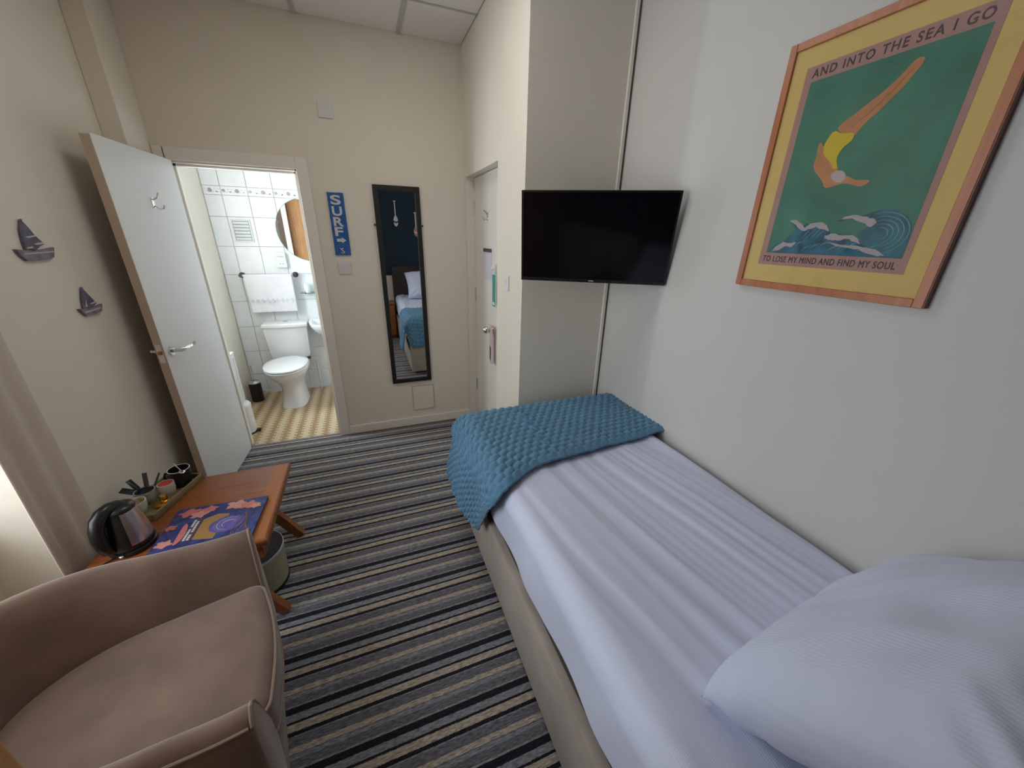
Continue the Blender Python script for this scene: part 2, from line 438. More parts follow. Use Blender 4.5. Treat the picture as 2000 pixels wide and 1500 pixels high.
window('window_1', -1.49, RY0, RY1, 0.61, RZ, 'tall window in the left wall')

# ------------------------------------------------------------------ bathroom shell
BX0, BX1, BY0, BY1, BZ = -1.235, 0.35, YF + 0.11, 4.30, 2.42
struct(finish('floor_bathroom', nbox(BX0 - 0.3, BX1 + 0.1, YF + 0.035, BY1 + 0.1, -0.08, 0.002), M_vinyl, smooth=0), 'tan and cream patterned vinyl floor')
struct(finish('ceiling_bathroom', nbox(BX0 - 0.3, BX1 + 0.1, BY0, BY1 + 0.1, BZ, BZ + 0.05), M_ceil, smooth=0))
wb = struct(finish('wall_bathroom_back', nbox(BX0 - 0.3, BX1 + 0.1, BY1 + 0.006, BY1 + 0.1, 0, BZ), M_grout, smooth=0), 'white tiled bathroom wall')
bm = bmesh.new()
WY0, WY1, WZ0, WZ1 = 3.22, 3.72, 1.08, 2.08
box(bm, BX0 - 0.3, BX0, BY0, WY0, 0, BZ); box(bm, BX0 - 0.3, BX0, WY1, BY1 + 0.1, 0, BZ)
box(bm, BX0 - 0.3, BX0, WY0, WY1, 0, WZ0); box(bm, BX0 - 0.3, BX0, WY0, WY1, WZ1, BZ)
struct(finish('wall_bathroom_left', bm, M_wall, smooth=0))
struct(finish('wall_bathroom_right', nbox(BX1, BX1 + 0.1, BY0, BY1, 0, BZ), M_tile, smooth=0))
window('window_2', -1.42, WY0, WY1, WZ0 + 0.03, WZ1, 'small bathroom window', 0.18)
# tiles one by one
tx = [-1.232, -1.1, -0.9, -0.7, -0.5, -0.3, -0.1, 0.1, 0.3, 0.348]
tz = [0.0, 0.21, 0.46, 0.71, 0.96, 1.21, 1.46, 1.71, 1.884, 1.955, 2.205, BZ]
tmesh = {}
for i in range(len(tx) - 1):
    for j in range(len(tz) - 1):
        w, h = tx[i + 1] - tx[i], tz[j + 1] - tz[j]
        border = j == 8
        key = (round(w, 3), round(h, 3))
        if key not in tmesh:
            tmesh[key] = finish('border_tile' if border else 'tile', nbox(-w / 2 + 0.0018, w / 2 - 0.0018, -0.007, 0.0, -h / 2 + 0.0018, h / 2 - 0.0018, bev=0.0012, seg=1), M_tile, wb, smooth=0)
            o = tmesh[key]
        else:
            o = share(tmesh[key], 'border_tile' if border else 'tile', wb)
        o.location = ((tx[i] + tx[i + 1]) / 2, BY1 + 0.006, (tz[j] + tz[j + 1]) / 2)
# printed sprig on the border course
M_sprig = mat('pink_sprig_print', (0.72, 0.58, 0.62), 0.4); M_sprig2 = mat('grey_leaf_print', (0.66, 0.69, 0.72), 0.4)
for a, b2, mm, rr in ((0.0, 0, M_sprig, 0.012), (0.1, 0, M_sprig, 0.009)):
    for x in [-1.18 + 0.2 * k + a for k in range(8)]:
        if x > 0.3: continue
        bm = bmesh.new()
        for k in range(6):
            t = 2 * pi * k / 6
            prism(bm, [(x + rr * 0.9 * cos(t) + rr * 0.7 * cos(2 * pi * q / 8), 1.92 + rr * 0.9 * sin(t) + rr * 0.7 * sin(2 * pi * q / 8)) for q in range(8)], lambda p, q_: (p, BY1 - 0.0016, q_), lambda p, q_: (p, BY1 - 0.0008, q_))
        finish('flower_print', bm, mm, wb, smooth=0)
        bm = bmesh.new()
        for sgn in (-1, 1):
            for k in range(3):
                cx = x + sgn * (0.022 + 0.014 * k); cz = 1.92 + 0.010 * (1 if k % 2 else -1)
                prism(bm, [(cx + 0.009 * cos(2 * pi * q / 8), cz + 0.004 * sin(2 * pi * q / 8)) for q in range(8)], lambda p, q_: (p, BY1 - 0.0016, q_), lambda p, q_: (p, BY1 - 0.0008, q_))
        finish('leaf_print', bm, M_sprig2, wb, smooth=0)
struct(finish('baseboard_bathroom', nbox(BX0, BX1, BY1 - 0.012, BY1 - 0.002, 0.002, 0.03), M_tile, smooth=0))

# ================================================================== DOORS
# bathroom door leaf, hinged on the left jamb, opened into the room
HX, HY = -1.031, YF - 0.022
ang = math.atan2(-0.68, -0.036)
d1 = finish('door_1', nbox(0, 0.682, 0.0, 0.038, 0.008, 1.975, bev=0.0015, seg=1), M_door, smooth=0)
d1.location = (HX, HY, 0); d1.rotation_euler = (0, 0, ang)
struct(d1, 'white flush bathroom door standing open')
finish('door_edge', nbox(0.682, 0.685, 0.001, 0.037, 0.008, 1.967), M_doorE, d1, smooth=0)
lp = finish('latch_plate', nbox(0.685, 0.687, 0.007, 0.031, 0.94, 1.04), M_chrome, d1, smooth=0)
finish('latch_bolt', nbox(0.687, 0.694, 0.012, 0.026, 0.985, 1.003), mat('brass_latch', (0.45, 0.2, 0.12), 0.3, metal=1.0), lp, smooth=0)
def lever(parent, side):
    y = 0.038 if side > 0 else 0.0
    s = side
    bm = bmesh.new()
    tube(bm, [(0.625, y, 0.99), (0.625, y + s * 0.008, 0.99)], 0.026, 20)
    h = finish('handle', bm, M_chrome, parent)
    bm = bmesh.new()
    tube(bm, [(0.625, y + s * 0.006, 0.99), (0.625, y + s * 0.045, 0.99), (0.605, y + s * 0.052, 0.99), (0.57, y + s * 0.053, 0.99), (0.52, y + s * 0.05, 0.985), (0.50, y + s * 0.055, 0.992), (0.49, y + s * 0.06, 1.0)], [0.010, 0.010, 0.010, 0.009, 0.009, 0.010, 0.008], 10)
    finish('lever', bm, M_chrome, h)
lever(d1, 1); lever(d1, -1)
bm = bmesh.new()
box(bm, 0.330, 0.356, 0.038, 0.041, 1.70, 1.75, bev=0.001)
tube(bm, [(0.343, 0.04, 1.74), (0.343, 0.06, 1.75), (0.343, 0.072, 1.775)], 0.004, 8)
tube(bm, [(0.343, 0.04, 1.71), (0.343, 0.06, 1.695), (0.343, 0.078, 1.70), (0.343, 0.083, 1.715)], 0.004, 8)
finish('coat_hook', bm, M_chrome, d1)
for z in (0.25, 1.0, 1.72):
    finish('hinge', tube(bmesh.new(), [(-0.004, -0.002, z), (-0.004, -0.002, z + 0.09)], 0.006, 8), M_chrome, d1)

# entrance door in the side of the boxed-out wall
d2 = finish('door_2', nbox(XS + 0.065, XS + 0.105, EY0 + 0.004, EY1 - 0.004, 0.006, EZ - 0.004), mat('cream_door_paint', (0.80, 0.765, 0.71), 0.5), smooth=0)
struct(d2, 'white entrance door set in a shallow reveal')
XD = XS + 0.065
bm = bmesh.new()
box(bm, XD - 0.004, XD, 2.68, 2.71, 1.70, 1.75); tube(bm, [(XD - 0.003, 2.695, 1.74), (XD - 0.03, 2.695, 1.765)], 0.005, 8); tube(bm, [(XD - 0.003, 2.695, 1.71), (XD - 0.028, 2.695, 1.70), (XD - 0.034, 2.695, 1.72)], 0.005, 8)
finish('coat_hook', bm, M_chrome, d2)
M_paper = mat('lilac_paper', (0.66, 0.64, 0.72), 0.7)
pp = finish('fire_notice', nbox(XD - 0.002, XD - 0.0003, 2.60, 2.81, 1.30, 1.52), M_paper, d2, smooth=0)
bm = bmesh.new(); box(bm, XD - 0.0028, XD - 0.0018, 2.605, 2.805, 1.49, 1.515)
finish('notice_heading', bm, M_ink, pp, smooth=0)
bm = bmesh.new()
for k in range(9): box(bm, XD - 0.0026, XD - 0.0018, 2.63 + 0.02 * (k % 3), 2.79, 1.465 - 0.017 * k, 1.469 - 0.017 * k)
finish('notice_line', bm, M_plasg, pp, smooth=0)
bm = bmesh.new(); tube(bm, [(XD, 2.58, 0.95), (XD - 0.006, 2.58, 0.95)], 0.03, 20); tube(bm, [(XD - 0.005, 2.58, 0.95), (XD - 0.03, 2.58, 0.95)], 0.012, 12)
lathe_k = bmesh.new()
kn = finish('door_knob', bm, M_chrome, d2)
bm = bmesh.new(); bmesh.ops.create_uvsphere(bm, u_segments=16, v_segments=10, radius=0.028, matrix=Matrix.Translation((XD - 0.05, 2.58, 0.95)))
finish('knob_ball', bm, M_chrome, kn)
bm = bmesh.new(); box(bm, XD - 0.02, XD, 2.50, 2.545, 1.36, 1.42, bev=0.003); tube(bm, [(XD - 0.02, 2.52, 1.39), (XD - 0.032, 2.52, 1.39)], 0.012, 12)
finish('night_latch', bm, M_plas, d2)
M_tag = mat('teal_card', (0.04, 0.27, 0.24), 0.6)
for z in (0.3, 1.1, 1.75):
    finish('hinge', tube(bmesh.new(), [(XD - 0.004, EY1 - 0.006, z), (XD - 0.004, EY1 - 0.006, z + 0.1)], 0.007, 8), M_chrome, d2)

tg = thing('door_hanger', 'teal card hanging from the latch on the entrance door', 'hanging card', (XD - 0.028, 2.475, 1.12))
finish('card', nbox(-0.001, 0.001, -0.03, 0.03, 0.02, 0.235), M_tag, tg, smooth=0)
finish('cord', tube(bmesh.new(), [(0, 0.0, 0.235), (0, 0.02, 0.27), (0.006, 0.04, 0.272)], 0.0015, 6), M_plas, tg)
finish('card_print', nbox(-0.0018, -0.001, -0.02, 0.02, 0.03, 0.05), M_plas, tg, smooth=0)
hg = thing('door_sign', 'narrow pink card hung on the entrance door knob', 'door sign', (XD - 0.030, 2.53, 0.70))
M_pinkc = mat('pale_pink_card', (0.62, 0.44, 0.47), 0.6)
poly = [(-0.035, 0.02), (-0.02, 0.0), (0.02, 0.0), (0.035, 0.02), (0.035, 0.26), (0.02, 0.29), (-0.02, 0.29), (-0.035, 0.26)]
finish('card', prism(bmesh.new(), poly, lambda a, b: (-0.001, a, b), lambda a, b: (0.001, a, b)), M_pinkc, hg, smooth=0)
finish('card_print', prism(bmesh.new(), [(0.004, 0.02), (0.03, 0.04), (0.03, 0.14), (0.0, 0.12)], lambda a, b: (-0.0022, a, b), lambda a, b: (-0.0012, a, b)), M_dkmet, hg, smooth=0)
finish('hanging_loop', tube(bmesh.new(), [(0, -0.02, 0.285), (-0.006, 0.015, 0.298), (-0.006, 0.05, 0.292)], 0.0016, 6), M_pinkc, hg)

# ================================================================== WALL FITTINGS
def plate(name, label, cat, x0, x1, z0, z1, m=M_plasg, t=0.009, rocker=True, screws=True):
    p = thing(name, label, cat, ((x0 + x1) / 2, YF, z0))
    w = (x1 - x0) / 2; h = z1 - z0
    finish('face_plate', nbox(-w, w, -t, 0, 0, h, bev=0.002), m, p, smooth=0)
    if rocker: finish('rocker', nbox(-0.010, 0.010, -t - 0.004, -t + 0.001, h * 0.32, h * 0.68, bev=0.0015), m, p, smooth=0)
    if screws:
        for s in (-1, 1):
            finish('screw', tube(bmesh.new(), [(s * w * 0.72, -t + 0.001, h / 2), (s * w * 0.72, -t - 0.001, h / 2)], 0.004, 10), m, p)
    return p
plate('blanking_plate', 'blank square wall plate high above the blue surf sign', 'wall plate', -0.163, -0.078, 2.28, 2.365, rocker=False)
plate('light_switch', 'square light switch just below the blue surf sign', 'light switch', -0.178, -0.092, 1.315, 1.40)
# switch on the side of the boxing
sw = thing('light_switch', 'white light switch beside the entrance door', 'light switch', (XS, 2.115, 1.30))
finish('face_plate', nbox(-0.009, 0, -0.043, 0.043, 0, 0.086, bev=0.002), M_plas, sw, smooth=0)
finish('rocker', nbox(-0.013, -0.008, -0.01, 0.01, 0.028, 0.058, bev=0.0015), M_plas, sw, smooth=0)
# access panel under the mirror
ap = thing('access_panel', 'painted access panel low on the wall under the tall mirror', 'access panel', (0.36, YF, 0.14))
bm = bmesh.new(); box(bm, -0.09, 0.09, -0.004, 0, 0.0, 0.225, bev=0.0015)
finish('panel', bm, M_wall, ap, smooth=0)
bm = bmesh.new(); box(bm, -0.094, -0.088, -0.006, 0, 0, 0.229); box(bm, 0.088, 0.094, -0.006, 0, 0, 0.229); box(bm, -0.088, 0.088, -0.006, 0, 0.223, 0.229); box(bm, -0.088, 0.088, -0.006, 0, -0.003, 0.003)
finish('panel_edge', bm, mat('panel_edge_paint', (0.52, 0.46, 0.38), 0.6), ap, smooth=0)

# tall mirror
mr = thing('wall_mirror', 'tall narrow black-framed mirror on the far wall', 'mirror', (0.2755, YF, 0.415))
W2, MH, fw = 0.162, 1.503, 0.034
bm = bmesh.new(); 
for a in ((-W2, -W2 + fw, 0, MH), (W2 - fw, W2, 0, MH), (-W2 + fw, W2 - fw, 0, fw), (-W2 + fw, W2 - fw, MH - fw, MH)):
    finish('frame_bar', nbox(a[0], a[1], -0.024, -0.002, a[2], a[3], bev=0.004), M_blackm, mr, smooth=0)
finish('mirror_glass', nbox(-W2 + fw - 0.003, W2 - fw + 0.003, -0.010, -0.004, fw - 0.003, MH - fw + 0.003), M_mirror, mr, smooth=0)
for s in (-1, 1):
    finish('fixing_bracket', nbox(s * (W2 + 0.006) - 0.008, s * (W2 + 0.006) + 0.008, -0.012, 0, 1.235, 1.25), mat('brown_bracket', (0.15, 0.09, 0.06), 0.5), mr, smooth=0)

# blue SURF sign
sg = thing('surf_sign', 'blue wooden sign with white SURF lettering and an arrow', 'sign', (-0.1315, YF, 1.448))
SW, SH = 0.051, 0.405
poly = []
for k in range(25): poly.append((-SW + 0.0012 * rnd.uniform(-1, 1), SH * k / 24))
for k in range(1, 5): poly.append((-SW + 2 * SW * k / 4, SH + 0.001 * rnd.uniform(-1, 1)))
for k in range(1, 25): poly.append((SW + 0.0012 * rnd.uniform(-1, 1), SH - SH * k / 24))
finish('board', prism(bmesh.new(), poly, lambda a, b: (a, -0.012, b), lambda a, b: (a, 0, b)), M_blue, sg, smooth=0)
for ch, z in (('S', 0.332), ('U', 0.262), ('R', 0.194), ('F', 0.130)):
    text('letter', ch, 0.080, M_white, sg, (-0.034, -0.0125, z), (1, 0, 0), (0, 0, 1), width=0.064 if ch != 'F' else 0.054, off=0.0022)
poly = [(-0.028, -0.010), (0.004, -0.010), (0.004, -0.020), (0.032, 0), (0.004, 0.020), (0.004, 0.010), (-0.028, 0.010)]
finish('arrow', prism(bmesh.new(), [(a, b + 0.100) for a, b in poly], lambda a, b: (a, -0.0128, b), lambda a, b: (a, -0.0121, b)), M_white, sg, smooth=0)
bm = bmesh.new()
for a in ((-0.038, 0.038, 0.066, 0.0675), (-0.038, 0.038, 0.008, 0.0095), (-0.038, -0.0365, 0.008, 0.0675), (0.0365, 0.038, 0.008, 0.0675)):
    box(bm, a[0], a[1], -0.0128, -0.0121, a[2], a[3])
finish('square_outline', bm, M_line, sg, smooth=0)
bm = bmesh.new()
prism(bm, [(-0.018, 0.046), (-0.013, 0.05), (0.012, 0.024), (0.008, 0.019)], lambda a, b: (a, -0.0128, b), lambda a, b: (a, -0.0121, b))
prism(bm, [(-0.016, 0.022), (-0.008, 0.018), (0.018, 0.02), (0.008, 0.014), (-0.012, 0.014)], lambda a, b: (a, -0.0128, b), lambda a, b: (a, -0.0121, b))
prism(bm, [(-0.004, 0.048), (0.004, 0.05), (0.008, 0.044), (0.0, 0.04)], lambda a, b: (a, -0.0128, b), lambda a, b: (a, -0.0121, b))
finish('surfer_symbol', bm, M_white, sg, smooth=0)

# sailing boat plaques on the left wall
M_b1 = mat('weathered_navy', (0.13, 0.125, 0.175), 0.7, var=0.4, vscale=30); M_b2 = mat('weathered_slate', (0.21, 0.175, 0.21), 0.7, var=0.35, vscale=26)
M_bst = mat('greyed_white', (0.50, 0.47, 0.46), 0.7)
def boat(label, y, z, sail, hull, mast, stripes, hs):
    t = thing('sailing_boat_plaque', label, 'wall ornament', (XL, y, z), 0, 'wooden sailing boats on the left wall')
    f0 = lambda a, b: (0.009, a - y, b - z); f1 = lambda a, b: (0.001, a - y, b - z)
    finish('sail', prism(bmesh.new(), sail, f0, f1), M_b1, t, smooth=0)
    h = finish('hull', prism(bmesh.new(), hull, lambda a, b: (0.012, a - y, b - z), f1), M_b2, t, smooth=0)
    finish('hull_stripe', prism(bmesh.new(), hs, lambda a, b: (0.0132, a - y, b - z), lambda a, b: (0.0115, a - y, b - z)), M_bst, h, smooth=0)
    finish('mast', tube(bmesh.new(), [(0.008, a - y, b - z) for a, b in mast], 0.0035, 8), M_b1, t)
    for s in stripes:
        finish('sail_stripe', prism(bmesh.new(), s, lambda a, b: (0.0105, a - y, b - z), lambda a, b: (0.0085, a - y, b - z)), M_bst, t, smooth=0)
boat('larger dark wooden sailing boat, higher on the left wall', 2.03, 1.477,
     [(2.030, 1.619), (2.054, 1.586), (2.065, 1.564), (2.086, 1.544), (2.093, 1.532), (2.067, 1.526), (2.045, 1.514), (1.994, 1.518), (1.996, 1.545), (2.008, 1.585)],
     [(1.946, 1.519), (2.021, 1.511), (2.073, 1.514), (2.134, 1.520), (2.114, 1.484), (2.094, 1.478), (2.02, 1.476), (1.976, 1.478), (1.957, 1.498)],
     [(1.995, 1.512), (2.005, 1.575), (2.031, 1.62)],
     [[(2.010, 1.560), (2.060, 1.566), (2.066, 1.562), (2.030, 1.556)], [(2.04, 1.536), (2.088, 1.541), (2.092, 1.534), (2.05, 1.531)], [(1.999, 1.524), (2.03, 1.527), (2.028, 1.521), (1.998, 1.519)]],
     [(1.968, 1.505), (2.122, 1.507), (2.12, 1.502), (1.97, 1.500)])
boat('smaller dark wooden sailing boat, lower and nearer the open door', 2.21, 1.237,
     [(2.205, 1.353), (2.227, 1.322), (2.246, 1.298), (2.26, 1.277), (2.222, 1.266), (2.204, 1.264), (2.166, 1.268), (2.175, 1.30)],
     [(2.135, 1.272), (2.201, 1.263), (2.291, 1.269), (2.272, 1.240), (2.219, 1.236), (2.165, 1.237), (2.149, 1.252)],
     [(2.165, 1.262), (2.178, 1.305), (2.206, 1.354)],
     [[(2.178, 1.274), (2.196, 1.300), (2.192, 1.272)], [(2.215, 1.282), (2.252, 1.288), (2.257, 1.281), (2.225, 1.277)]],
     [(2.156, 1.256), (2.272, 1.258), (2.27, 1.252), (2.158, 1.250)])

# framed diver poster on the right wall -----------------------------------
PW, PH = 0.54, 0.712
PX, PY, PZ = XR, 1.046, 1.450
pic = thing('framed_poster', 'large copper-framed poster of a diver above waves on the right wall', 'framed poster', (PX, PY, PZ))
# s runs towards the camera (-y), t up; depth d out of the wall (-x)
def pf(d): return lambda s, t: (-d, -s, t)
def chaikin(p, n=2):
    for _ in range(n):
        q = []
        for i in range(len(p)):
            (a, b), (c, d) = p[i], p[(i + 1) % len(p)]
            q += [(a * 0.75 + c * 0.25, b * 0.75 + d * 0.25), (a * 0.25 + c * 0.75, b * 0.25 + d * 0.75)]
        p = q
    return p
def ragged(p, amp, seed):
    q = random.Random(seed); out = []
    for i in range(len(p)):
        (a, b), (c, d) = p[i], p[(i + 1) % len(p)]
        for k in range(3):
            t = k / 3; e = amp * q.uniform(-1, 1) if k else 0
            L_ = math.hypot(c - a, d - b) or 1
            out.append((a + (c - a) * t - (d - b) / L_ * e, b + (d - b) * t + (c - a) / L_ * e))
    return out
def ribbon(pts, w):
    out = []; back = []
    for i, (a, b) in enumerate(pts):
        a0, b0 = pts[max(i - 1, 0)]; a1, b1 = pts[min(i + 1, len(pts) - 1)]
        dx, dy = a1 - a0, b1 - b0; L = math.hypot(dx, dy) or 1
        ww = w * (0.25 + 0.75 * sin(pi * i / (len(pts) - 1)))
        out.append((a - dy / L * ww, b + dx / L * ww)); back.append((a + dy / L * ww, b - dx / L * ww))
    return out + back[::-1]
def flat(name, poly, m, d, parent, th=0.0004):
    return finish(name, prism(bmesh.new(), poly, pf(d), pf(d - th)), m, parent, smooth=0)
fb = 0.022
for name, q in (('frame_bar', (0, fb, 0, PH)), ('frame_bar', (PW - fb, PW, 0, PH)), ('frame_bar', (fb, PW - fb, 0, fb)), ('frame_bar', (fb, PW - fb, PH - fb, PH))):
    finish(name, nbox(-0.024, -0.002, -q[1], -q[0], q[2], q[3], bev=0.0015, seg=1), M_copper, pic, smooth=0)
finish('frame_side', nbox(-0.0225, -0.002, -PW - 0.0015, -PW, 0.001, PH - 0.001), M_darkw, pic, smooth=0)
flat('mount', [(fb, fb), (PW - fb, fb), (PW - fb, PH - fb), (fb, PH - fb)], M_ystone, 0.016, pic, 0.006)
pr = flat('print', [(0.066, 0.078), (0.474, 0.078), (0.474, 0.638), (0.066, 0.638)], M_pink, 0.0166, pic)
flat('sea', [(0.087, 0.117), (0.459, 0.117), (0.459, 0.598), (0.087, 0.598)], M_green, 0.0171, pr)
legs = [(0.357, 0.573), (0.356, 0.558), (0.341, 0.537), (0.334, 0.522), (0.318, 0.505), (0.299, 0.482), (0.274, 0.46), (0.26, 0.441), (0.255, 0.43), (0.232, 0.434), (0.201, 0.454), (0.21, 0.469), (0.232, 0.481), (0.261, 0.501), (0.291, 0.521), (0.314, 0.543), (0.332, 0.565), (0.341, 0.575)]
suit = [(0.252, 0.439), (0.253, 0.425), (0.248, 0.416), (0.233, 0.406), (0.225, 0.386), (0.227, 0.37), (0.236, 0.355), (0.225, 0.351), (0.209, 0.375), (0.187, 0.392), (0.178, 0.415), (0.183, 0.433), (0.195, 0.456), (0.219, 0.441)]
torso = [(0.181, 0.412), (0.19, 0.391), (0.209, 0.375), (0.23, 0.361), (0.24, 0.349), (0.231, 0.334), (0.244, 0.308), (0.215, 0.302), (0.205, 0.323), (0.18, 0.346), (0.165, 0.364), (0.164, 0.382), (0.166, 0.398), (0.161, 0.421), (0.166, 0.433), (0.173, 0.424)]
arm = [(0.264, 0.333), (0.292, 0.316), (0.32, 0.316), (0.329, 0.31), (0.311, 0.297), (0.282, 0.308), (0.259, 0.313), (0.229, 0.304), (0.218, 0.319), (0.238, 0.328)]
capp = [(0.223, 0.332), (0.225, 0.343), (0.237, 0.348), (0.251, 0.346), (0.264, 0.334), (0.264, 0.322), (0.256, 0.314), (0.238, 0.318)]
flat('diver_legs', chaikin(legs), M_skin, 0.0176, pr); flat('diver_torso', chaikin(torso), M_skin, 0.0176, pr); flat('diver_arm', chaikin(arm), M_skin, 0.0179, pr)
flat('leg_shade', ribbon([(0.236, 0.452), (0.262, 0.470), (0.290, 0.496), (0.318, 0.527), (0.340, 0.556)], 0.0022), mat('brown_skin_print', (0.40, 0.15, 0.065), 0.7), 0.0179, pr)
flat('swimsuit', chaikin(suit, 1), M_suit, 0.0181, pr); flat('bathing_cap', chaikin(capp), M_cap, 0.0184, pr)
wave2 = [(0.357, 0.153), (0.342, 0.167), (0.346, 0.187), (0.359, 0.195), (0.343, 0.211), (0.335, 0.222), (0.356, 0.232), (0.382, 0.239), (0.41, 0.237), (0.44, 0.219), (0.453, 0.198), (0.459, 0.168), (0.459, 0.137), (0.458, 0.1175), (0.421, 0.1175), (0.396, 0.138)]
wave1 = [(0.090, 0.1175), (0.115, 0.145), (0.14, 0.159), (0.168, 0.191), (0.145, 0.21), (0.187, 0.203), (0.222, 0.212), (0.255, 0.202), (0.271, 0.178), (0.324, 0.176), (0.358, 0.151), (0.397, 0.135), (0.423, 0.1175)]
foams = [[(0.14, 0.216), (0.16, 0.218), (0.18, 0.207), (0.193, 0.194), (0.205, 0.207), (0.234, 0.21), (0.255, 0.202), (0.266, 0.184), (0.246, 0.19), (0.226, 0.198), (0.209, 0.192), (0.193, 0.185), (0.173, 0.194), (0.156, 0.207)],
         [(0.258, 0.172), (0.279, 0.178), (0.303, 0.173), (0.33, 0.174), (0.349, 0.162), (0.358, 0.151), (0.34, 0.156), (0.317, 0.164), (0.297, 0.158), (0.276, 0.161), (0.258, 0.163)],
         [(0.267, 0.152), (0.299, 0.149), (0.333, 0.147), (0.365, 0.142), (0.396, 0.138), (0.42, 0.123), (0.407, 0.12), (0.38, 0.126), (0.357, 0.137), (0.324, 0.14), (0.296, 0.143)],
         [(0.28, 0.212), (0.298, 0.224), (0.318, 0.227), (0.35, 0.222), (0.372, 0.213), (0.376, 0.208), (0.37, 0.197), (0.363, 0.195), (0.345, 0.206), (0.316, 0.218), (0.295, 0.215)],
         [(0.117, 0.138), (0.135, 0.152), (0.157, 0.149), (0.179, 0.153), (0.167, 0.137), (0.146, 0.139), (0.128, 0.125), (0.104, 0.119)]]
flat('curling_wave', wave2, M_wave2, 0.0176, pr); flat('front_wave', wave1, M_wave, 0.0180, pr)
for k, f in enumerate(foams): flat('foam', ragged(f, 0.0022, k), M_foam, 0.0184, pr)
for k in range(5):
    rr = 0.018 + 0.011 * k
    pts = [(0.392 + rr * cos(t), 0.178 + rr * 0.85 * sin(t)) for t in [2.0 - 3.3 * q / 12 for q in range(13)]]
    pts = [(a, b) for a, b in pts if a < 0.457 and b > 0.12]
    flat('wave_line', ribbon(pts, 0.0014), M_line, 0.0183, pr)
for k in range(11):
    a = 0.125 + 0.025 * k; b = 0.128 + 0.006 * (k % 3)
    flat('wave_line', ribbon([(a, b), (a + 0.012, b + 0.010), (a + 0.028, b + 0.017)], 0.0016), M_line, 0.0182, pr)
for k in range(4):
    a = 0.190 + 0.014 * k
    flat('wave_line', ribbon([(a, 0.160 + 0.002 * k), (a + 0.012, 0.178), (a + 0.022, 0.192)], 0.0013), M_line, 0.0182, pr)
text('lettering', 'AND INTO THE SEA I GO', 0.030, M_ink, pr, (-0.0171, -0.086, 0.608), (0, -1, 0), (0, 0, 1), width=0.368, ext=0.0001, space=1.25, bold=0.0005)
text('lettering', 'TO LOSE MY MIND AND FIND MY SOUL', 0.026, M_ink, pr, (-0.0171, -0.080, 0.089), (0, -1, 0), (0, 0, 1), width=0.372, ext=0.0001, space=1.12, bold=0.0005)
finish('glazing', nbox(-0.0206, -0.0200, -PW + fb, -fb, fb, PH - fb), glass('picture_glass', (1, 1, 1), 0.03), pic, smooth=0)

# ================================================================== TELEVISION
TVW, TVH = 0.69, 0.402
k = TVW / 0.73
tvc = Vector((1.073 * k, 1.67 * k, 1.6 + (1.596 - 1.6) * k))
yaw, tilt = radians(-31.5), radians(9.1)
tv = thing('television', 'black flat-screen television on a corner wall bracket', 'television', tvc)
tv.rotation_euler = Euler((tilt, 0, yaw), 'XYZ')
finish('screen', nbox(-TVW / 2 + 0.008, TVW / 2 - 0.008, -0.0005, 0.002, -TVH / 2 + 0.016, TVH / 2 - 0.008), M_screen, tv, smooth=0)
for q in ((-TVW / 2, -TVW / 2 + 0.008, -TVH / 2, TVH / 2), (TVW / 2 - 0.008, TVW / 2, -TVH / 2, TVH / 2), (-TVW / 2 + 0.008, TVW / 2 - 0.008, TVH / 2 - 0.008, TVH / 2), (-TVW / 2 + 0.008, TVW / 2 - 0.008, -TVH / 2, -TVH / 2 + 0.016)):
    finish('bezel', nbox(q[0], q[1], -0.003, 0.008, q[2], q[3]), M_black, tv, smooth=0)
finish('housing', nbox(-TVW / 2, TVW / 2, 0.002, 0.028, -TVH / 2, TVH / 2, bev=0.004), M_black, tv, smooth=0)
finish('rear_cover', nbox(-0.24, 0.24, 0.028, 0.060, -0.17, 0.11, bev=0.012), M_black, tv, smooth=0)
finish('power_light', nbox(-0.012, 0.012, -0.0035, -0.0028, -TVH / 2 + 0.006, -TVH / 2 + 0.010), M_plasg, tv, smooth=0)
inv = (Matrix.Translation(tvc) @ tv.rotation_euler.to_matrix().to_4x4()).inverted()
bm = bmesh.new()
pw = [inv @ Vector(p) for p in ((tvc + Vector((0.03, 0.05, 0.0))), Vector((1.14, 1.72, 1.60)), Vector((1.17, YS - 0.02, 1.60)))]
box(bm, -0.1, 0.1, 0.058, 0.066, -0.1, 0.1)
tube(bm, [Vector((0, 0.062, 0))] + pw[1:], 0.016, 8)
finish('wall_bracket', bm, M_dkmet, tv)

# ================================================================== BED
bed = thing('divan_bed', 'single divan bed with taupe fabric base along the right wall', 'bed', (0.87, 0.78, 0))
def L(o, x0, x1, y0, y1, z0, z1): return (x0 - o.location.x, x1 - o.location.x, y0 - o.location.y, y1 - o.location.y, z0, z1)
BXL, BXR, BYH, BYF = 0.402, 1.325, -0.25, 1.775
finish('divan_base', nbox(*L(bed, BXL, BXR, BYH, BYF, 0.035, 0.365), bev=0.012), M_base, bed)
finish('mattress', nbox(*L(bed, BXL + 0.024, BXR, BYH, BYF - 0.005, 0.365, 0.615), bev=0.03, seg=4), M_matt, bed)
finish('headboard', nbox(*L(bed, 0.40, BXR, YB + 0.005, BYH - 0.005, 0.20, 1.12), bev=0.018, seg=3), M_head, bed)
for x in (BXL + 0.06, BXR - 0.06):
    for y in (BYH + 0.1, BYF - 0.08):
        finish('castor', lathe(bmesh.new(), [(0, 0), (0.022, 0.0), (0.022, 0.03), (0.012, 0.036), (0, 0.036)], 14, (x - 0.87, y - 0.78, 0)), M_blackm, bed)

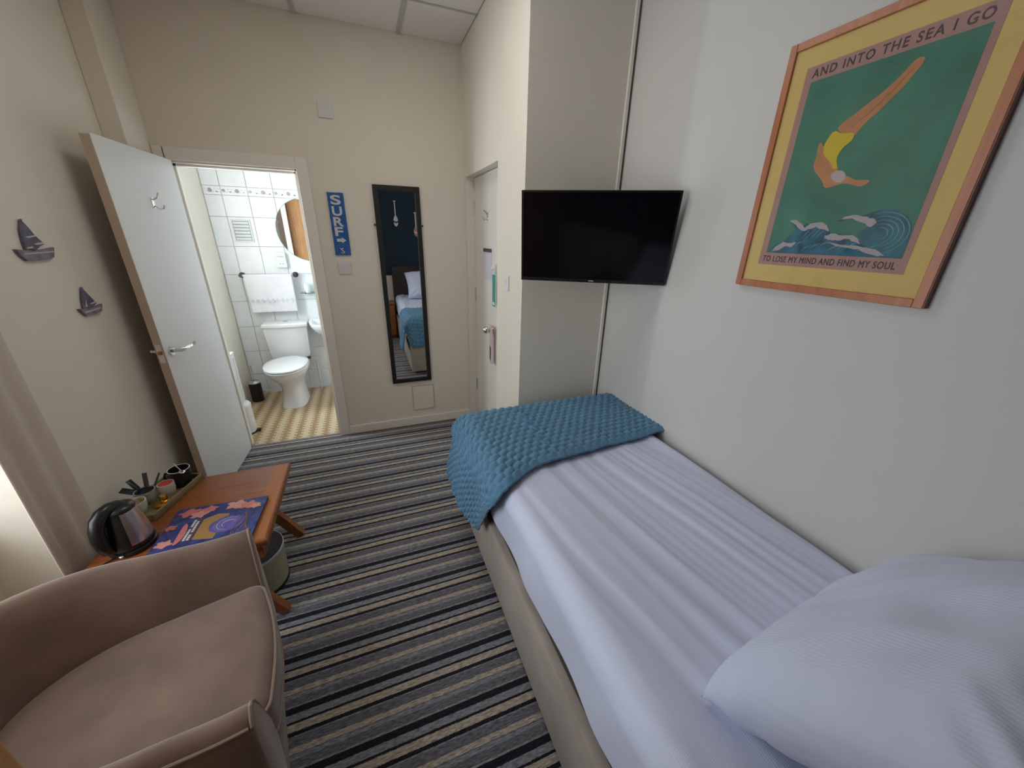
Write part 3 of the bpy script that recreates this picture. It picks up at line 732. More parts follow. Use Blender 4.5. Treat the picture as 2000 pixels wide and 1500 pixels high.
def fold(a, a0, a1, r):
    """unrolled coordinate a over a slab [a0,a1] -> (position, drop)"""
    if a < a0 + r:
        t = (a0 + r - a)
        if t < r * pi / 2: return a0 + r - r * sin(t / r), r - r * cos(t / r)
        return a0, r + t - r * pi / 2
    if a > a1 - r:
        t = a - (a1 - r)
        if t < r * pi / 2: return a1 - r + r * sin(t / r), r - r * cos(t / r)
        return a1, r + t - r * pi / 2
    return a, 0.0

def make_sheet():
    X0, X1, Y0, Y1, T = 0.416, 1.331, -0.245, 1.785, 0.668
    bm = bmesh.new()
    aL, aR, bF = 0.215, 0.10, 0.215
    def f(u, v):
        a = X0 - aL + u * (X1 + aR - X0 + aL); b = Y0 + v * (Y1 + bF - Y0)
        x, da = fold(a, X0, X1, 0.075); y, db = fold(b, Y0 - 1, Y1, 0.07)
        d = max(da, db) if min(da, db) < 1e-6 else (da ** 3 + db ** 3) ** (1 / 3)
        # long creases running down the bed, fanning a little
        s = (a - 0.85) + 0.16 * (b - 0.9) + 0.015 * noise.noise((a * 4, b * 2.2, 1.3))
        wr = 0
        for q, (fr, fy, am) in enumerate(((9, 0.6, 0.011), (19, 0.9, 0.010), (38, 1.5, 0.0058), (70, 2.4, 0.0026))):
            msk = 0.55 + 0.75 * noise.noise((a * 2.5 + 5 * q, b * 1.1, 3.0 + q))
            wr += am * max(0.1, msk) * noise.noise((fr * s + 3.1 * q, fy * b, 7.1 * q + 2))
        wr += 0.006 * noise.noise((a * 3, b * 1.3, 9))
        z = T + 0.006 * cos((x - 0.86) / 0.47 * 1.3) - d
        if da > 0.06:
            x -= 0.006 * sin(b * 17 + 2 * noise.noise((b * 3, 0, 4))) * min(1, (da - 0.06) / 0.1) * (1 if a < 0.8 else 0) + 0.004 * noise.noise((b * 9, a * 6, 2)) * (1 if a < 0.8 else 0)
            if a < 0.8: z += 0.008 * noise.noise((b * 5, 1.1, 8)) * min(1, da / 0.25)
        else: z += wr * (1 - da / 0.08)
        if db > 0.07: y += 0.004 * sin(a * 21)
        return (x - 0.87, y - 0.78, z)
    grid(bm, 150, 230, f)
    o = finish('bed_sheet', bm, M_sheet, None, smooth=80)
    o.location = (0.87, 0.78, 0)
    return tag(o, 'creased white sheet spread over the single bed', 'bed sheet')
make_sheet()

def make_throw():
    X0, X1, Y1, T = 0.372, 1.329, 1.800, 0.692
    bm = bmesh.new()
    aL, bF = 0.34, 0.30
    NU, NV = 330, 250
    pos = []
    def f(u, v):
        a = X0 - aL + u * (X1 + 0.02 - X0 + aL)
        hang = max(0, X0 - a)
        ynear = 1.262 - 0.06 * max(0, min(1, (1.3 - a) / 0.7)) - 0.10 * exp(-((a - X0) / 0.16) ** 2) + 0.10 * (hang / aL) ** 1.3
        ynear += 0.008 * noise.noise((a * 9, 0.2, 0.5))
        tt = max(0.0, min(1.0, (a - X0 + 0.10) / 0.16)); tt = tt * tt * (3 - 2 * tt)
        ybF = Y1 + 0.012 + (bF - 0.10 * (1 if a > 0.7 else 0)) * tt
        b = ynear + v * (ybF - ynear)
        x, da = fold(a, X0, X1 + 5, 0.085); y, db = fold(b, -5, Y1, 0.085)
        mn = min(da, db)
        d = max(da, db) if mn < 1e-6 else (da ** 4 + db ** 4) ** 0.25
        z = T - d + 0.010 * cos((x - 0.86) / 0.47 * 1.3)
        # hanging flap swings away from the mattress
        if da > 0.05 and a < 0.8:
            q = (da - 0.05)
            x -= 0.11 * q + 0.018 * sin(b * 13 + 0.6) * min(1, q / 0.15)
        if db > 0.05:
            q = db - 0.05
            y += 0.03 * q + 0.008 * sin(a * 18) * min(1, q / 0.15)
        if a < X0 and b > 1.55:      # the loose corner sticks out
            x -= 0.035 * min(1, hang / 0.25) * min(1, (b - 1.55) / 0.2)
        z += 0.006 * noise.noise((a * 5, b * 5, 3))
        return Vector((x - 0.87, y - 1.5, z))
    grid(bm, NU, NV, f)
    bm.normal_update()
    bm.verts.ensure_lookup_table()
    # bobbles: staggered puffs
    P, Q = 0.047, 0.036
    n0 = [vv.normal.copy() for vv in bm.verts]
    for i in range(NU + 1):
        for j in range(NV + 1):
            vv = bm.verts[i * (NV + 1) + j]
            a = i / NU * (X1 - X0 + aL); b = j / NV * 0.85
            row = math.floor(b / Q); fb_ = b / Q - row
            fa = a / P + (0.5 if row % 2 else 0.0); fa -= math.floor(fa)
            h = (max(0, 1 - ((fa - 0.5) / 0.52) ** 2) ** 0.5) * (max(0, 1 - ((fb_ - 0.5) / 0.55) ** 2) ** 0.5)
            edge = min(1, j / 8, (NV - j) / 8)
            nn = n0[vv.index] if vv.index >= 0 else vv.normal
            sgn = 1 if nn.z > -0.2 else -1
            vv.co += nn * sgn * (0.018 * h * edge + 0.0018 * noise.noise(vv.co * 160))
    o = finish('bed_throw', bm, M_throw, None, smooth=80)
    o.location = (0.87, 1.5, 0)
    md = o.modifiers.new('thickness', 'SOLIDIFY'); md.thickness = 0.012; md.offset = -1
    return tag(o, 'blue bobbly fleece throw draped over the foot of the bed', 'throw')
make_throw()

def make_pillow():
    bm = bmesh.new(); N = 72
    Wp, Hp, Tp = 0.375, 0.26, 0.125
    for side in (1, -1):
        def f(u, v):
            a, b = 2 * u - 1, 2 * v - 1
            e = max(0, (1 - abs(a) ** 3.4)) ** 0.5 * max(0, (1 - abs(b) ** 3.0)) ** 0.5
            # edges pull in between the corners
            x = a * Wp * (1 - 0.06 * (1 - b * b) * abs(a) ** 3); y = b * Hp * (1 - 0.10 * (1 - a * a) * abs(b) ** 3)
            r = math.hypot(abs(a) - 1, abs(b) - 1)
            cr = exp(-(r / 0.38) ** 2)
            wr = 0.010 * cr * sin(24 * (abs(a) - abs(b)) + 3 * noise.noise((a * 2, b * 2, side)))
            wr += 0.014 * noise.noise((a * 2.2, b * 2.2, 2 + side)) * e + 0.009 * noise.noise((a * 5 + b * 3, b * 2 - a, 5 + side)) * e
            z = side * (Tp * e) + wr * min(1, e * 4 + 0.15 * cr)
            return (x, y, z)
        grid(bm, N, N, f)
    bmesh.ops.remove_doubles(bm, verts=bm.verts, dist=0.0008)
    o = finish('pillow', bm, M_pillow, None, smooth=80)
    o.location = (0.945, 0.120, 0.872)
    o.rotation_euler = Euler((radians(-41), radians(-2), radians(2)), 'XYZ')
    return tag(o, 'white plump pillow propped at the head of the bed', 'pillow')
make_pillow()

# ================================================================== ARMCHAIR
CH = thing('tub_armchair', 'taupe suede tub armchair with piped edges by the window', 'armchair', (-0.431, 0.977, 0), radians(13))
def chair_path(n=40):
    pts = []
    for i in range(9):
        t = i / 9
        pts.append((-0.25 * t, 0.306 - 0.009 * t))
    for i in range(n + 1):
        t = pi * i / n
        c, s = cos(t), sin(t)
        c = math.copysign(abs(c) ** 0.85, c); s = abs(s) ** 0.9
        pts.append((-0.25 - 0.385 * s, 0.297 * c))
    for i in range(8, -1, -1):
        t = i / 9
        pts.append((-0.25 * t, -0.306 + 0.009 * t))
    return pts
cp = chair_path()
def chair_section(i, zr):
    x, y = cp[i]
    x0, y0 = cp[max(i - 1, 0)]; x1, y1 = cp[min(i + 1, len(cp) - 1)]
    tx_, ty_ = x1 - x0, y1 - y0; Lh = math.hypot(tx_, ty_); nx, ny = ty_ / Lh, -tx_ / Lh
    if nx * (x + 0.25) + ny * y < 0: nx, ny = -nx, -ny
    prof = [(-0.085, 0.30), (-0.078, 0.40), (-0.054, zr - 0.13), (-0.032, zr - 0.06), (-0.015, zr - 0.02), (-0.001, zr - 0.003), (0.012, zr + 0.002), (0.028, zr - 0.006), (0.042, zr - 0.022), (0.051, zr - 0.05), (0.054, 0.36), (0.048, 0.14), (-0.05, 0.14)]
    wob = 0.004 * noise.noise((x * 9, y * 9, 0.4))
    return [(x + nx * (o + wob), y + ny * (o + wob), z) for o, z in prof]
rings = []
for i in range(len(cp)):
    t = min(1, max(0, -cp[i][0] / 0.6)); zr = 0.605 + 0.085 * (t * t * (3 - 2 * t))
    rings.append(chair_section(i, zr))
# rounded fronts of the arms
def inset(r, k, dx):
    c = [sum(p[q] for p in r) / len(r) for q in range(3)]
    return [(p[0] + dx, c[1] + (p[1] - c[1]) * k, c[2] + (p[2] - c[2]) * k) for p in r]
full = [inset(rings[0], 0.90, 0.012)] + [inset(rings[0], 0.975, 0.008)] + rings + [inset(rings[-1], 0.975, 0.008)] + [inset(rings[-1], 0.90, 0.012)]
finish('back_and_arms', loft(bmesh.new(), full), M_suede, CH, smooth=60)
for r in (rings[0], rings[-1]):
    pts = [(p[0] + 0.007, p[1], p[2]) for p in r[1:9]]
    finish('arm_piping', tube(bmesh.new(), pts, 0.0045, 8), M_pipe, CH)
finish('rim_piping', tube(bmesh.new(), [r[8] for r in rings], 0.0045, 8), M_pipe, CH)
# seat cushion
def cush_outline(k=1.0, grow=0.0):
    pts = []
    hw = 0.232 + grow
    n = 14
    pts += [(0.012 + 0.026 * cos(pi * 0.8 * (i / n - 0.5)), hw * 0.80 * (-1 + 2 * i / n)) for i in range(n + 1)]
    xe = pts[-1][0]
    cn = [(xe - 0.045 * (1 - cos(t)), hw * 0.80 + hw * 0.20 * sin(t)) for t in [pi / 2 * i / 6 for i in range(1, 7)]]
    pts += cn
    for i in range(1, 8): pts.append((-0.03 - 0.21 * i / 8, hw - 0.004 * i / 8))
    m_ = 24
    for i in range(m_ + 1):
        t = pi * i / m_
        pts.append((-0.24 - 0.315 * abs(sin(t)) ** 0.9, (hw - 0.004) * math.copysign(abs(cos(t)) ** 0.85, cos(t))))
    for i in range(7, 0, -1): pts.append((-0.03 - 0.21 * i / 8, -hw + 0.004 * i / 8))
    pts += [(a, -b) for a, b in cn[::-1]]
    c = (-0.24, 0)
    return [(c[0] + (a - c[0]) * k, b * k) for a, b in pts]
rg = [[(a, b, z) for a, b in cush_outline(k)] for k, z in ((0.95, 0.30), (1.0, 0.318), (1.004, 0.36), (1.004, 0.40), (0.997, 0.424), (0.96, 0.438), (0.85, 0.447), (0.65, 0.453), (0.35, 0.457), (0.1, 0.458))]
finish('seat_cushion', loft(bmesh.new(), rg), M_suede, CH, smooth=60)
po = [(a, b, 0.426) for a, b in cush_outline(1.0)]
finish('cushion_piping', tube(bmesh.new(), po + [po[0]], 0.005, 8, cap=False), M_pipe, CH)
po = [(a, b, 0.320) for a, b in cush_outline(1.0)]
finish('cushion_piping', tube(bmesh.new(), po + [po[0]], 0.005, 8, cap=False), M_pipe, CH)
finish('front_rail', nbox(-0.50, 0.012, -0.235, 0.235, 0.135, 0.30, bev=0.012), M_suede, CH)
for sx, sy in ((-0.05, 0.29), (-0.05, -0.29), (-0.52, 0.20), (-0.52, -0.20)):
    ox = 0.03 if sx > -0.2 else -0.03
    bm = bmesh.new(); tube(bm, [(sx, sy, 0.15), (sx + ox * 0.3, sy * 1.0, 0.0)], [0.026, 0.016], 4)
    finish('leg', bm, M_darkw, CH, smooth=0)

# ================================================================== SIDE TABLE
TZ = 0.45
TB = thing('coffee_table', 'square orange-brown wooden coffee table with curved legs behind the armchair', 'table', (-0.81, 1.70, 0))
TX0, TX1, TY0, TY1 = -1.075 + 0.81, -0.49 + 0.81, 1.405 - 1.70, 1.985 - 1.70
finish('table_top', nbox(TX0, TX1, TY0, TY1, TZ - 0.032, TZ, bev=0.010, seg=3), M_oak, TB)
bm = bmesh.new()
finish('top_border', nbox(TX1 - 0.07, TX1 - 0.012, TY0 + 0.012, TY1 - 0.012, TZ - 0.0005, TZ + 0.0006), mat('orange_edge_banding', (0.40, 0.135, 0.034), 0.3), TB, smooth=0)
for q in ((TX0 + 0.03, TX1 - 0.03, TY0 + 0.025, TY0 + 0.045), (TX0 + 0.03, TX1 - 0.03, TY1 - 0.045, TY1 - 0.025), (TX0 + 0.03, TX0 + 0.05, TY0 + 0.045, TY1 - 0.045), (TX1 - 0.05, TX1 - 0.03, TY0 + 0.045, TY1 - 0.045)):
    finish('apron', nbox(q[0], q[1], q[2], q[3], TZ - 0.105, TZ - 0.032, bev=0.003), M_oak, TB, smooth=0)
for y in (TY0 + 0.04, TY1 - 0.055):
    finish('column', nbox(-0.035, 0.035, y - 0.02, y + 0.02, 0.20, TZ - 0.032, bev=0.004), M_oakz, TB, smooth=0)
    for sx in (-1, 1):
        cen = [(0.02, 0.285), (0.07, 0.277), (0.13, 0.247), (0.19, 0.19), (0.235, 0.125), (0.275, 0.055), (0.305, 0.006)]
        rg = []
        for k, (a, z) in enumerate(cen):
            a0, z0 = cen[max(k - 1, 0)]; a1, z1 = cen[min(k + 1, len(cen) - 1)]
            dx, dz = a1 - a0, z1 - z0; q = math.hypot(dx, dz); nx, nz = -dz / q, dx / q
            h = 0.032 - 0.013 * k / 6; w = 0.018
            rg.append([(sx * (a * (1.0 if sx > 0 else 0.86) + nx * e * h), y + f * w, max(0.0, z + nz * e * h)) for e, f in ((1, -1), (1, 1), (-1, 1), (-1, -1))])
        finish('leg', loft(bmesh.new(), rg), M_oakz, TB, smooth=30)

# waste bin
BN = thing('waste_bin', 'cream round waste bin with grey liner under the coffee table edge', 'waste bin', (-0.650, 1.655, 0))
M_binc = mat('olive_cream_bin', (0.42, 0.40, 0.28), 0.45); M_liner = mat('grey_bin_inside', (0.70, 0.72, 0.75), 0.5)
finish('bin_body', lathe(bmesh.new(), [(0.0, 0.012), (0.116, 0.012), (0.118, 0.02), (0.129, 0.205), (0.1315, 0.205), (0.1315, 0.201), (0.121, 0.015)], 40), M_binc, BN, smooth=50)
finish('bin_inside', lathe(bmesh.new(), [(0.0, 0.016), (0.115, 0.018), (0.1278, 0.202), (0.129, 0.207), (0.1322, 0.207), (0.1328, 0.196), (0.132, 0.195)], 40), M_liner, BN, smooth=50)
finish('base_ring', lathe(bmesh.new(), [(0.0, 0.0), (0.124, 0.0), (0.125, 0.012), (0.0, 0.012)], 40), M_blackm, BN, smooth=50)

# ------------------------------------------------------------------ tray and its things
TT = TZ + 0.0006
tra = math.atan2(1.963 - 1.664, -0.870 + 0.955) - pi / 2
trc = Vector((-0.985, 1.845, TT))
tr_ = thing('tray', 'shallow olive-brown wooden tray on the coffee table against the wall', 'tray', trc, tra)
TWh, TLh = 0.083, 0.150
finish('tray_base', nbox(-TWh, TWh, -TLh, TLh, 0, 0.006), M_tray, tr_, smooth=0)
for q in ((-TWh, -TWh + 0.009, -TLh, TLh), (TWh - 0.009, TWh, -TLh, TLh), (-TWh + 0.009, TWh - 0.009, -TLh, -TLh + 0.009), (-TWh + 0.009, TWh - 0.009, TLh - 0.009, TLh)):
    finish('tray_side', nbox(q[0], q[1], q[2], q[3], 0.0, 0.032, bev=0.002, seg=1), M_tray, tr_, smooth=0)
Rz = Matrix.Rotation(tra, 4, 'Z')
def ontray(a, b, z=0.0062): return trc + Rz @ Vector((a, b, z))

def cup_prof(r0, r1, h, t=0.004):
    return [(0, 0), (r0 * 0.92, 0), (r0, 0.004), (r0 + (r1 - r0) * 0.5 + 0.003, h * 0.5), (r1, h), (r1 - t, h), (r0 + (r1 - r0) * 0.5 + 0.003 - t, h * 0.5), (r0 - t, 0.010), (0, 0.008)]
# black mug with a teaspoon
mg = thing('mug', 'glossy black mug with a pale rim at the far end of the tray', 'mug', ontray(0.026, 0.096), tra + radians(100))
finish('mug_body', lathe(bmesh.new(), cup_prof(0.033, 0.042, 0.088), 32), M_black, mg, smooth=50)
finish('rim', lathe(bmesh.new(), [(0.0385, 0.0875), (0.0405, 0.0895), (0.0425, 0.0875)], 32), M_plas, mg, smooth=60)
finish('handle', tube(bmesh.new(), [(0.0, 0.038, 0.070), (0, 0.058, 0.068), (0, 0.066, 0.048), (0, 0.058, 0.026), (0, 0.035, 0.022)], 0.005, 8), M_black, mg)
sp = thing('teaspoon', 'small steel teaspoon resting across the black mug', 'teaspoon', ontray(0.026, 0.096, 0.0062 + 0.0905), tra + radians(-38))
finish('spoon_handle', tube(bmesh.new(), [(-0.05, 0, 0.004), (-0.01, 0, 0.002), (0.03, 0, 0.0)], [0.003, 0.0022, 0.0022], 8), M_chrome, sp)
bm = bmesh.new(); bmesh.ops.create_uvsphere(bm, u_segments=16, v_segments=8, radius=1.0, matrix=Matrix.Translation((0.045, 0, -0.001)) @ Matrix.Diagonal((0.019, 0.0125, 0.004, 1)))
finish('spoon_bowl', bm, M_chrome, sp)
# white cup with red sachets
M_cupw = mat('cream_stoneware', (0.60, 0.58, 0.53), 0.3)
M_red = mat('red_sachet', (0.55, 0.06, 0.05), 0.35)
cu = thing('cup', 'small white cup holding a red sachet beside the black mug', 'cup', ontray(0.012, 0.024), tra)
finish('cup_body', lathe(bmesh.new(), cup_prof(0.025, 0.031, 0.060), 28), M_cupw, cu, smooth=50)
rs = tag(finish('sachet', lathe(bmesh.new(), [(0, 0.0), (0.023, 0.0), (0.026, 0.004), (0.023, 0.009), (0.0, 0.011)], 24), M_red, smooth=50), 'round red packet sitting in the small white cup', 'packet')
rs.location = ontray(0.012, 0.024, 0.058)
# grey bowl of dark sachets
M_greyb = mat('grey_stoneware', (0.34, 0.33, 0.33), 0.35)
gb = thing('bowl', 'grey bowl of dark tea sachets in the middle of the tray', 'bowl', ontray(-0.036, -0.028), tra)
finish('bowl_body', lathe(bmesh.new(), cup_prof(0.028, 0.037, 0.062), 30), M_greyb, gb, smooth=50)
M_sa = mat('dark_green_sachet', (0.012, 0.03, 0.028), 0.35); M_sb = mat('grey_sachet', (0.12, 0.135, 0.13), 0.4); M_sc = mat('plum_sachet', (0.045, 0.015, 0.02), 0.4)
sdesc = [('dark green tea sachet lying flat across the grey bowl', -0.032, -0.030, 0.058, 8, 10, 0.05, 0.06, M_sa),
         ('plum tea sachet lying at the far side of the grey bowl', -0.022, -0.006, 0.062, -8, 40, 0.045, 0.05, M_sc),
         ('grey stick sachet standing upright in the grey bowl', -0.047, -0.004, 0.045, 70, 20, 0.018, 0.085, M_sb),
         ('dark stick sachet leaning left out of the grey bowl', -0.050, -0.022, 0.045, 48, 75, 0.022, 0.085, M_sa),
         ('grey stick sachet leaning towards the cup from the grey bowl', -0.030, 0.004, 0.045, 60, -35, 0.020, 0.080, M_sb),
         ('dark flat sachet leaning furthest left over the grey bowl rim', -0.056, -0.030, 0.055, 30, 110, 0.040, 0.065, M_sa)]
for lab, a, b, z, pit, yw, w, h, m_ in sdesc:
    def f(u, v):
        return ((u - 0.5) * w, v * h, 0.004 * sin(pi * u) * sin(pi * v))
    bm = bmesh.new(); grid(bm, 6, 8, f); bmesh.ops.solidify(bm, geom=bm.faces[:], thickness=0.003)
    o = tag(finish('tea_sachet', bm, m_, smooth=60), lab, 'sachet', 'tea sachets in the grey bowl')
    o.location = ontray(a, b, z); o.rotation_euler = Euler((radians(pit), 0, tra + radians(yw)), 'XYZ')
    if pit < 20: o.location = ontray(a, b - h * 0.5, z)
# cream bowl with yellow packet
cb = thing('bowl', 'cream bowl with a yellow-green packet at the near end of the tray', 'bowl', ontray(-0.018, -0.1035), tra)
finish('bowl_body', lathe(bmesh.new(), cup_prof(0.028, 0.0375, 0.060), 30), M_cupw, cb, smooth=50)
M_yel = mat('yellow_green_packet', (0.42, 0.40, 0.07), 0.35)
bm = bmesh.new(); grid(bm, 6, 8, lambda u, v: ((u - 0.5) * 0.045, (v - 0.5) * 0.055, 0.004 * sin(pi * u) * sin(pi * v))); bmesh.ops.solidify(bm, geom=bm.faces[:], thickness=0.003)
o = tag(finish('sweetener_packet', bm, M_yel, smooth=60), 'yellow-green packet lying in the cream bowl', 'packet')
o.location = ontray(-0.022, -0.094, 0.052); o.rotation_euler = Euler((radians(12), 0, tra + 0.5), 'XYZ')
bm = bmesh.new(); grid(bm, 6, 8, lambda u, v: ((u - 0.5) * 0.03, (v - 0.5) * 0.04, 0.003 * sin(pi * u) * sin(pi * v))); bmesh.ops.solidify(bm, geom=bm.faces[:], thickness=0.003)
o = tag(finish('sugar_packet', bm, M_sc, smooth=60), 'dark packet tucked under the yellow-green one in the cream bowl', 'packet')
o.location = ontray(-0.010, -0.108, 0.042); o.rotation_euler = Euler((radians(6), 0, tra - 0.4), 'XYZ')
# gold foil sweets
g1 = tag(finish('foil_chocolate', lathe(bmesh.new(), [(0, 0), (0.030, 0), (0.033, 0.004), (0.031, 0.011), (0.018, 0.012), (0, 0.012)], 28), M_gold, smooth=50), 'flat gold foil disc on the near part of the tray', 'chocolate')
g1.location = ontray(0.038, -0.052)
bm = bmesh.new(); loft(bm, [[(r * cos(2 * pi * q / 8 + 0.4), r * sin(2 * pi * q / 8 + 0.4), z) for q in range(8)] for r, z in ((0.012, 0), (0.015, 0.009), (0.014, 0.022), (0.012, 0.030))])
g2 = tag(finish('foil_chocolate', bm, M_gold, smooth=20), 'small upright gold foil sweet standing on the gold disc', 'chocolate')
g2.location = ontray(0.044, -0.042, 0.0185)

# kettle
KT = thing('kettle', 'steel and black electric kettle beside the tray', 'kettle', (-0.962, 1.545, TT), radians(246))
KT.scale = (0.84, 0.84, 0.94)
finish('power_base', lathe(bmesh.new(), [(0, 0), (0.083, 0), (0.085, 0.006), (0.083, 0.018), (0.074, 0.022), (0, 0.022)], 40), M_black, KT, smooth=40)
finish('kettle_body', lathe(bmesh.new(), [(0, 0.022), (0.074, 0.022), (0.0775, 0.034), (0.078, 0.055), (0.074, 0.09), (0.067, 0.13), (0.060, 0.165), (0.056, 0.185), (0.052, 0.187), (0.0, 0.187)], 48), M_steel, KT, smooth=40)
finish('foot_band', lathe(bmesh.new(), [(0.076, 0.022), (0.0795, 0.026), (0.0795, 0.040), (0.0775, 0.043)], 48), M_black, KT, smooth=50)
finish('lid', lathe(bmesh.new(), [(0.0565, 0.184), (0.0575, 0.190), (0.052, 0.199), (0.035, 0.206), (0.0, 0.209)], 40), M_black, KT, smooth=60)
finish('back_panel', lathe(bmesh.new(), [(0.0795, 0.036), (0.080, 0.055), (0.0762, 0.09), (0.0692, 0.13), (0.0622, 0.165), (0.058, 0.186)], 16, a0=radians(-50), a1=radians(50)), M_black, KT, smooth=60)
hp = [(-0.01, 0.204), (0.03, 0.210), (0.062, 0.204), (0.085, 0.186), (0.100, 0.156), (0.106, 0.120), (0.103, 0.084), (0.094, 0.056), (0.076, 0.040)]
finish('handle', tube(bmesh.new(), [(x, 0, z) for x, z in hp], [0.018, 0.024, 0.026, 0.026, 0.025, 0.025, 0.024, 0.022, 0.017], 14), M_black, KT)
bm = bmesh.new(); prism(bm, [(-0.052, 0.188), (-0.078, 0.188), (-0.058, 0.150)], lambda a, b: (a, -0.016, b), lambda a, b: (a, 0.016, b))
finish('spout', bm, M_steel, KT, smooth=0)
bm = bmesh.new(); bmesh.ops.create_uvsphere(bm, u_segments=12, v_segments=8, radius=1, matrix=Matrix.Translation((0.082, 0.030, 0.014)) @ Matrix.Diagonal((0.008, 0.012, 0.006, 1)))
finish('switch', bm, M_chrome, KT)
bm = bmesh.new(); tube(bm, [(0.084, 0.0, 0.008), (0.12, -0.02, 0.004), (0.15, -0.06, 0.004), (0.155, -0.09, 0.004)], 0.0035, 8)
finish('flex', bm, M_black, KT)

# booklet
def mat_cover():
    m = bpy.data.materials.new('booklet_cover_print'); m.use_nodes = True
    n, l = nodes(m); b = n['Principled BSDF']; b.inputs['Roughness'].default_value = 0.35
    tc = n.new('ShaderNodeTexCoord')
    nz = n.new('ShaderNodeTexNoise'); nz.inputs['Scale'].default_value = 15; nz.inputs['Detail'].default_value = 3; nz.inputs['Distortion'].default_value = 1.8
    l.new(tc.outputs['Object'], nz.inputs['Vector'])
    r = n.new('ShaderNodeValToRGB'); cr = r.color_ramp
    cr.elements[0].position = 0.30; cr.elements[0].color = (0.012, 0.02, 0.075, 1)
    cr.elements[1].position = 0.75; cr.elements[1].color = (0.05, 0.10, 0.26, 1)
    e = cr.elements.new(0.52); e.color = (0.035, 0.045, 0.20, 1)
    l.new(nz.outputs['Fac'], r.inputs['Fac']); l.new(r.outputs['Color'], b.inputs['Base Color'])
    return m
BK = thing('guide_booklet', 'colourful blue and coral guide booklet on the coffee table', 'booklet', (-0.712, 1.560, TT), radians(-2.5))
BW, BH = 0.170, 0.140
finish('pages', nbox(-BW + 0.002, BW - 0.002, -BH + 0.002, BH - 0.002, 0.0, 0.0105), mat('dark_red_pages', (0.10, 0.025, 0.05), 0.7), BK, smooth=0)
cv = finish('cover', nbox(-BW, BW, -BH, BH, 0.0105, 0.0125), mat_cover(), BK, smooth=0)
M_coral = mat('coral_print', (0.55, 0.17, 0.15), 0.4); M_coral2 = mat('pale_coral_print', (0.62, 0.27, 0.22), 0.4); M_ochre = mat('ochre_print', (0.34, 0.19, 0.06), 0.4)
M_viol = mat('violet_print', (0.09, 0.075, 0.30), 0.4, var=0.6, vscale=40); M_wt = mat('white_print', (0.60, 0.60, 0.66), 0.4)
zc = 0.0125
def cflat(name, poly, m, d): return finish(name, prism(bmesh.new(), poly, lambda a, b: (a, b, zc + d), lambda a, b: (a, b, zc + d - 0.0003)), m, cv, smooth=0)
def blob(cx, cy, r, seed, n=26):
    q = random.Random(seed); ph = [q.uniform(0, 6.28) for _ in range(3)]
    return [(cx + r * cos(t) * (1 + 0.22 * sin(5 * t + ph[0]) + 0.12 * sin(9 * t + ph[1])), cy + 0.75 * r * sin(t) * (1 + 0.22 * sin(5 * t + ph[0]) + 0.12 * sin(8 * t + ph[2]))) for t in [2 * pi * k / n for k in range(n)]]
def clampb(p): return [(max(-BW + 0.001, min(BW - 0.001, a)), max(-BH + 0.001, min(BH - 0.001, b))) for a, b in p]
for i, (cx, cy, r) in enumerate(((-0.115, 0.105, 0.034), (-0.075, 0.085, 0.030), (-0.045, 0.110, 0.026), (0.055, 0.110, 0.036), (0.105, 0.095, 0.032), (0.135, 0.080, 0.020), (-0.150, 0.02, 0.02))):
    cflat('coral_motif', clampb(blob(cx, cy, r, i)), M_coral2 if i % 2 else M_coral, 0.0004 + 0.00015 * i)
# ochre fan, blue swirl
cflat('fan_motif', [(-0.045, -0.075), (-0.045, 0.045), (0.0, 0.065), (0.045, 0.055), (0.03, -0.09)], M_ochre, 0.0005)
cflat('swirl_motif', [(0.055 + 0.062 * cos(2 * pi * q / 28), -0.012 + 0.052 * sin(2 * pi * q / 28)) for q in range(28)], M_viol, 0.0009)
for k in range(5):
    rr = 0.016 + 0.009 * k
    pts = [(0.062 + rr * cos(t), -0.012 + rr * 0.85 * sin(t)) for t in [0.2 + 0.3 * k + 3.6 * q / 14 for q in range(15)]]
    cflat('swirl_line', ribbon(pts, 0.0012), M_wt if k % 2 else M_ochre, 0.0012)
for k in range(6):
    pts = [(0.095 + 0.008 * k, -0.10 + 0.03 * q + 0.0) for q in range(6)]
    pts = [(a + 0.012 * sin(b * 30 + k), b) for a, b in pts]
    cflat('swirl_line', ribbon(pts, 0.0011), M_ochre, 0.0012)
cflat('title_band', [(-0.082, -0.082), (-0.048, -0.082), (-0.046, 0.052), (-0.078, 0.052)], M_ink, 0.0013)
bm = bmesh.new()
for r_, x in enumerate((-0.073, -0.060)):
    for k in range(11):
        y = -0.074 + 0.0112 * k
        if (k + r_ * 3) % 7 == 6: continue
        box(bm, x - 0.0042, x + 0.0042, y, y + 0.0088, zc + 0.0013, zc + 0.0016)
finish('title_marks', bm, M_wt, cv, smooth=0)
cflat('drop_motif', [(-0.100 + 0.022 * sin(t) * (0.55 + 0.45 * cos(t / 2)) , -0.030 - 0.062 * cos(t)) for t in [2 * pi * q / 24 for q in range(24)]], M_coral, 0.0018)
cflat('shell_motif', clampb(blob(-0.135, -0.075, 0.026, 44)), M_coral2, 0.0016)

# ================================================================== CURTAIN
CT = thing('curtain', 'plain beige curtain hanging at the edge of the window recess', 'curtain', (XL, 1.58, 0))
def cf(u, v):
    y = -0.135 + 0.275 * u
    x = 0.052 + 0.008 * sin(u * 2 * pi * 2.6 + 0.7) + 0.003 * sin(u * 21) - 0.04 * (u ** 8)
    return (x + 0.004 * noise.noise((u * 3, v * 4, 0)), y, 0.03 + 2.42 * v)
bm = grid(bmesh.new(), 60, 30, cf)
c = finish('curtain_fabric', bm, M_curt, CT, smooth=80)
md = c.modifiers.new('thickness', 'SOLIDIFY'); md.thickness = 0.004
finish('curtain_track', nbox(0.02, 0.06, -1.10, 0.16, 2.45, 2.475), M_plas, CT, smooth=0)

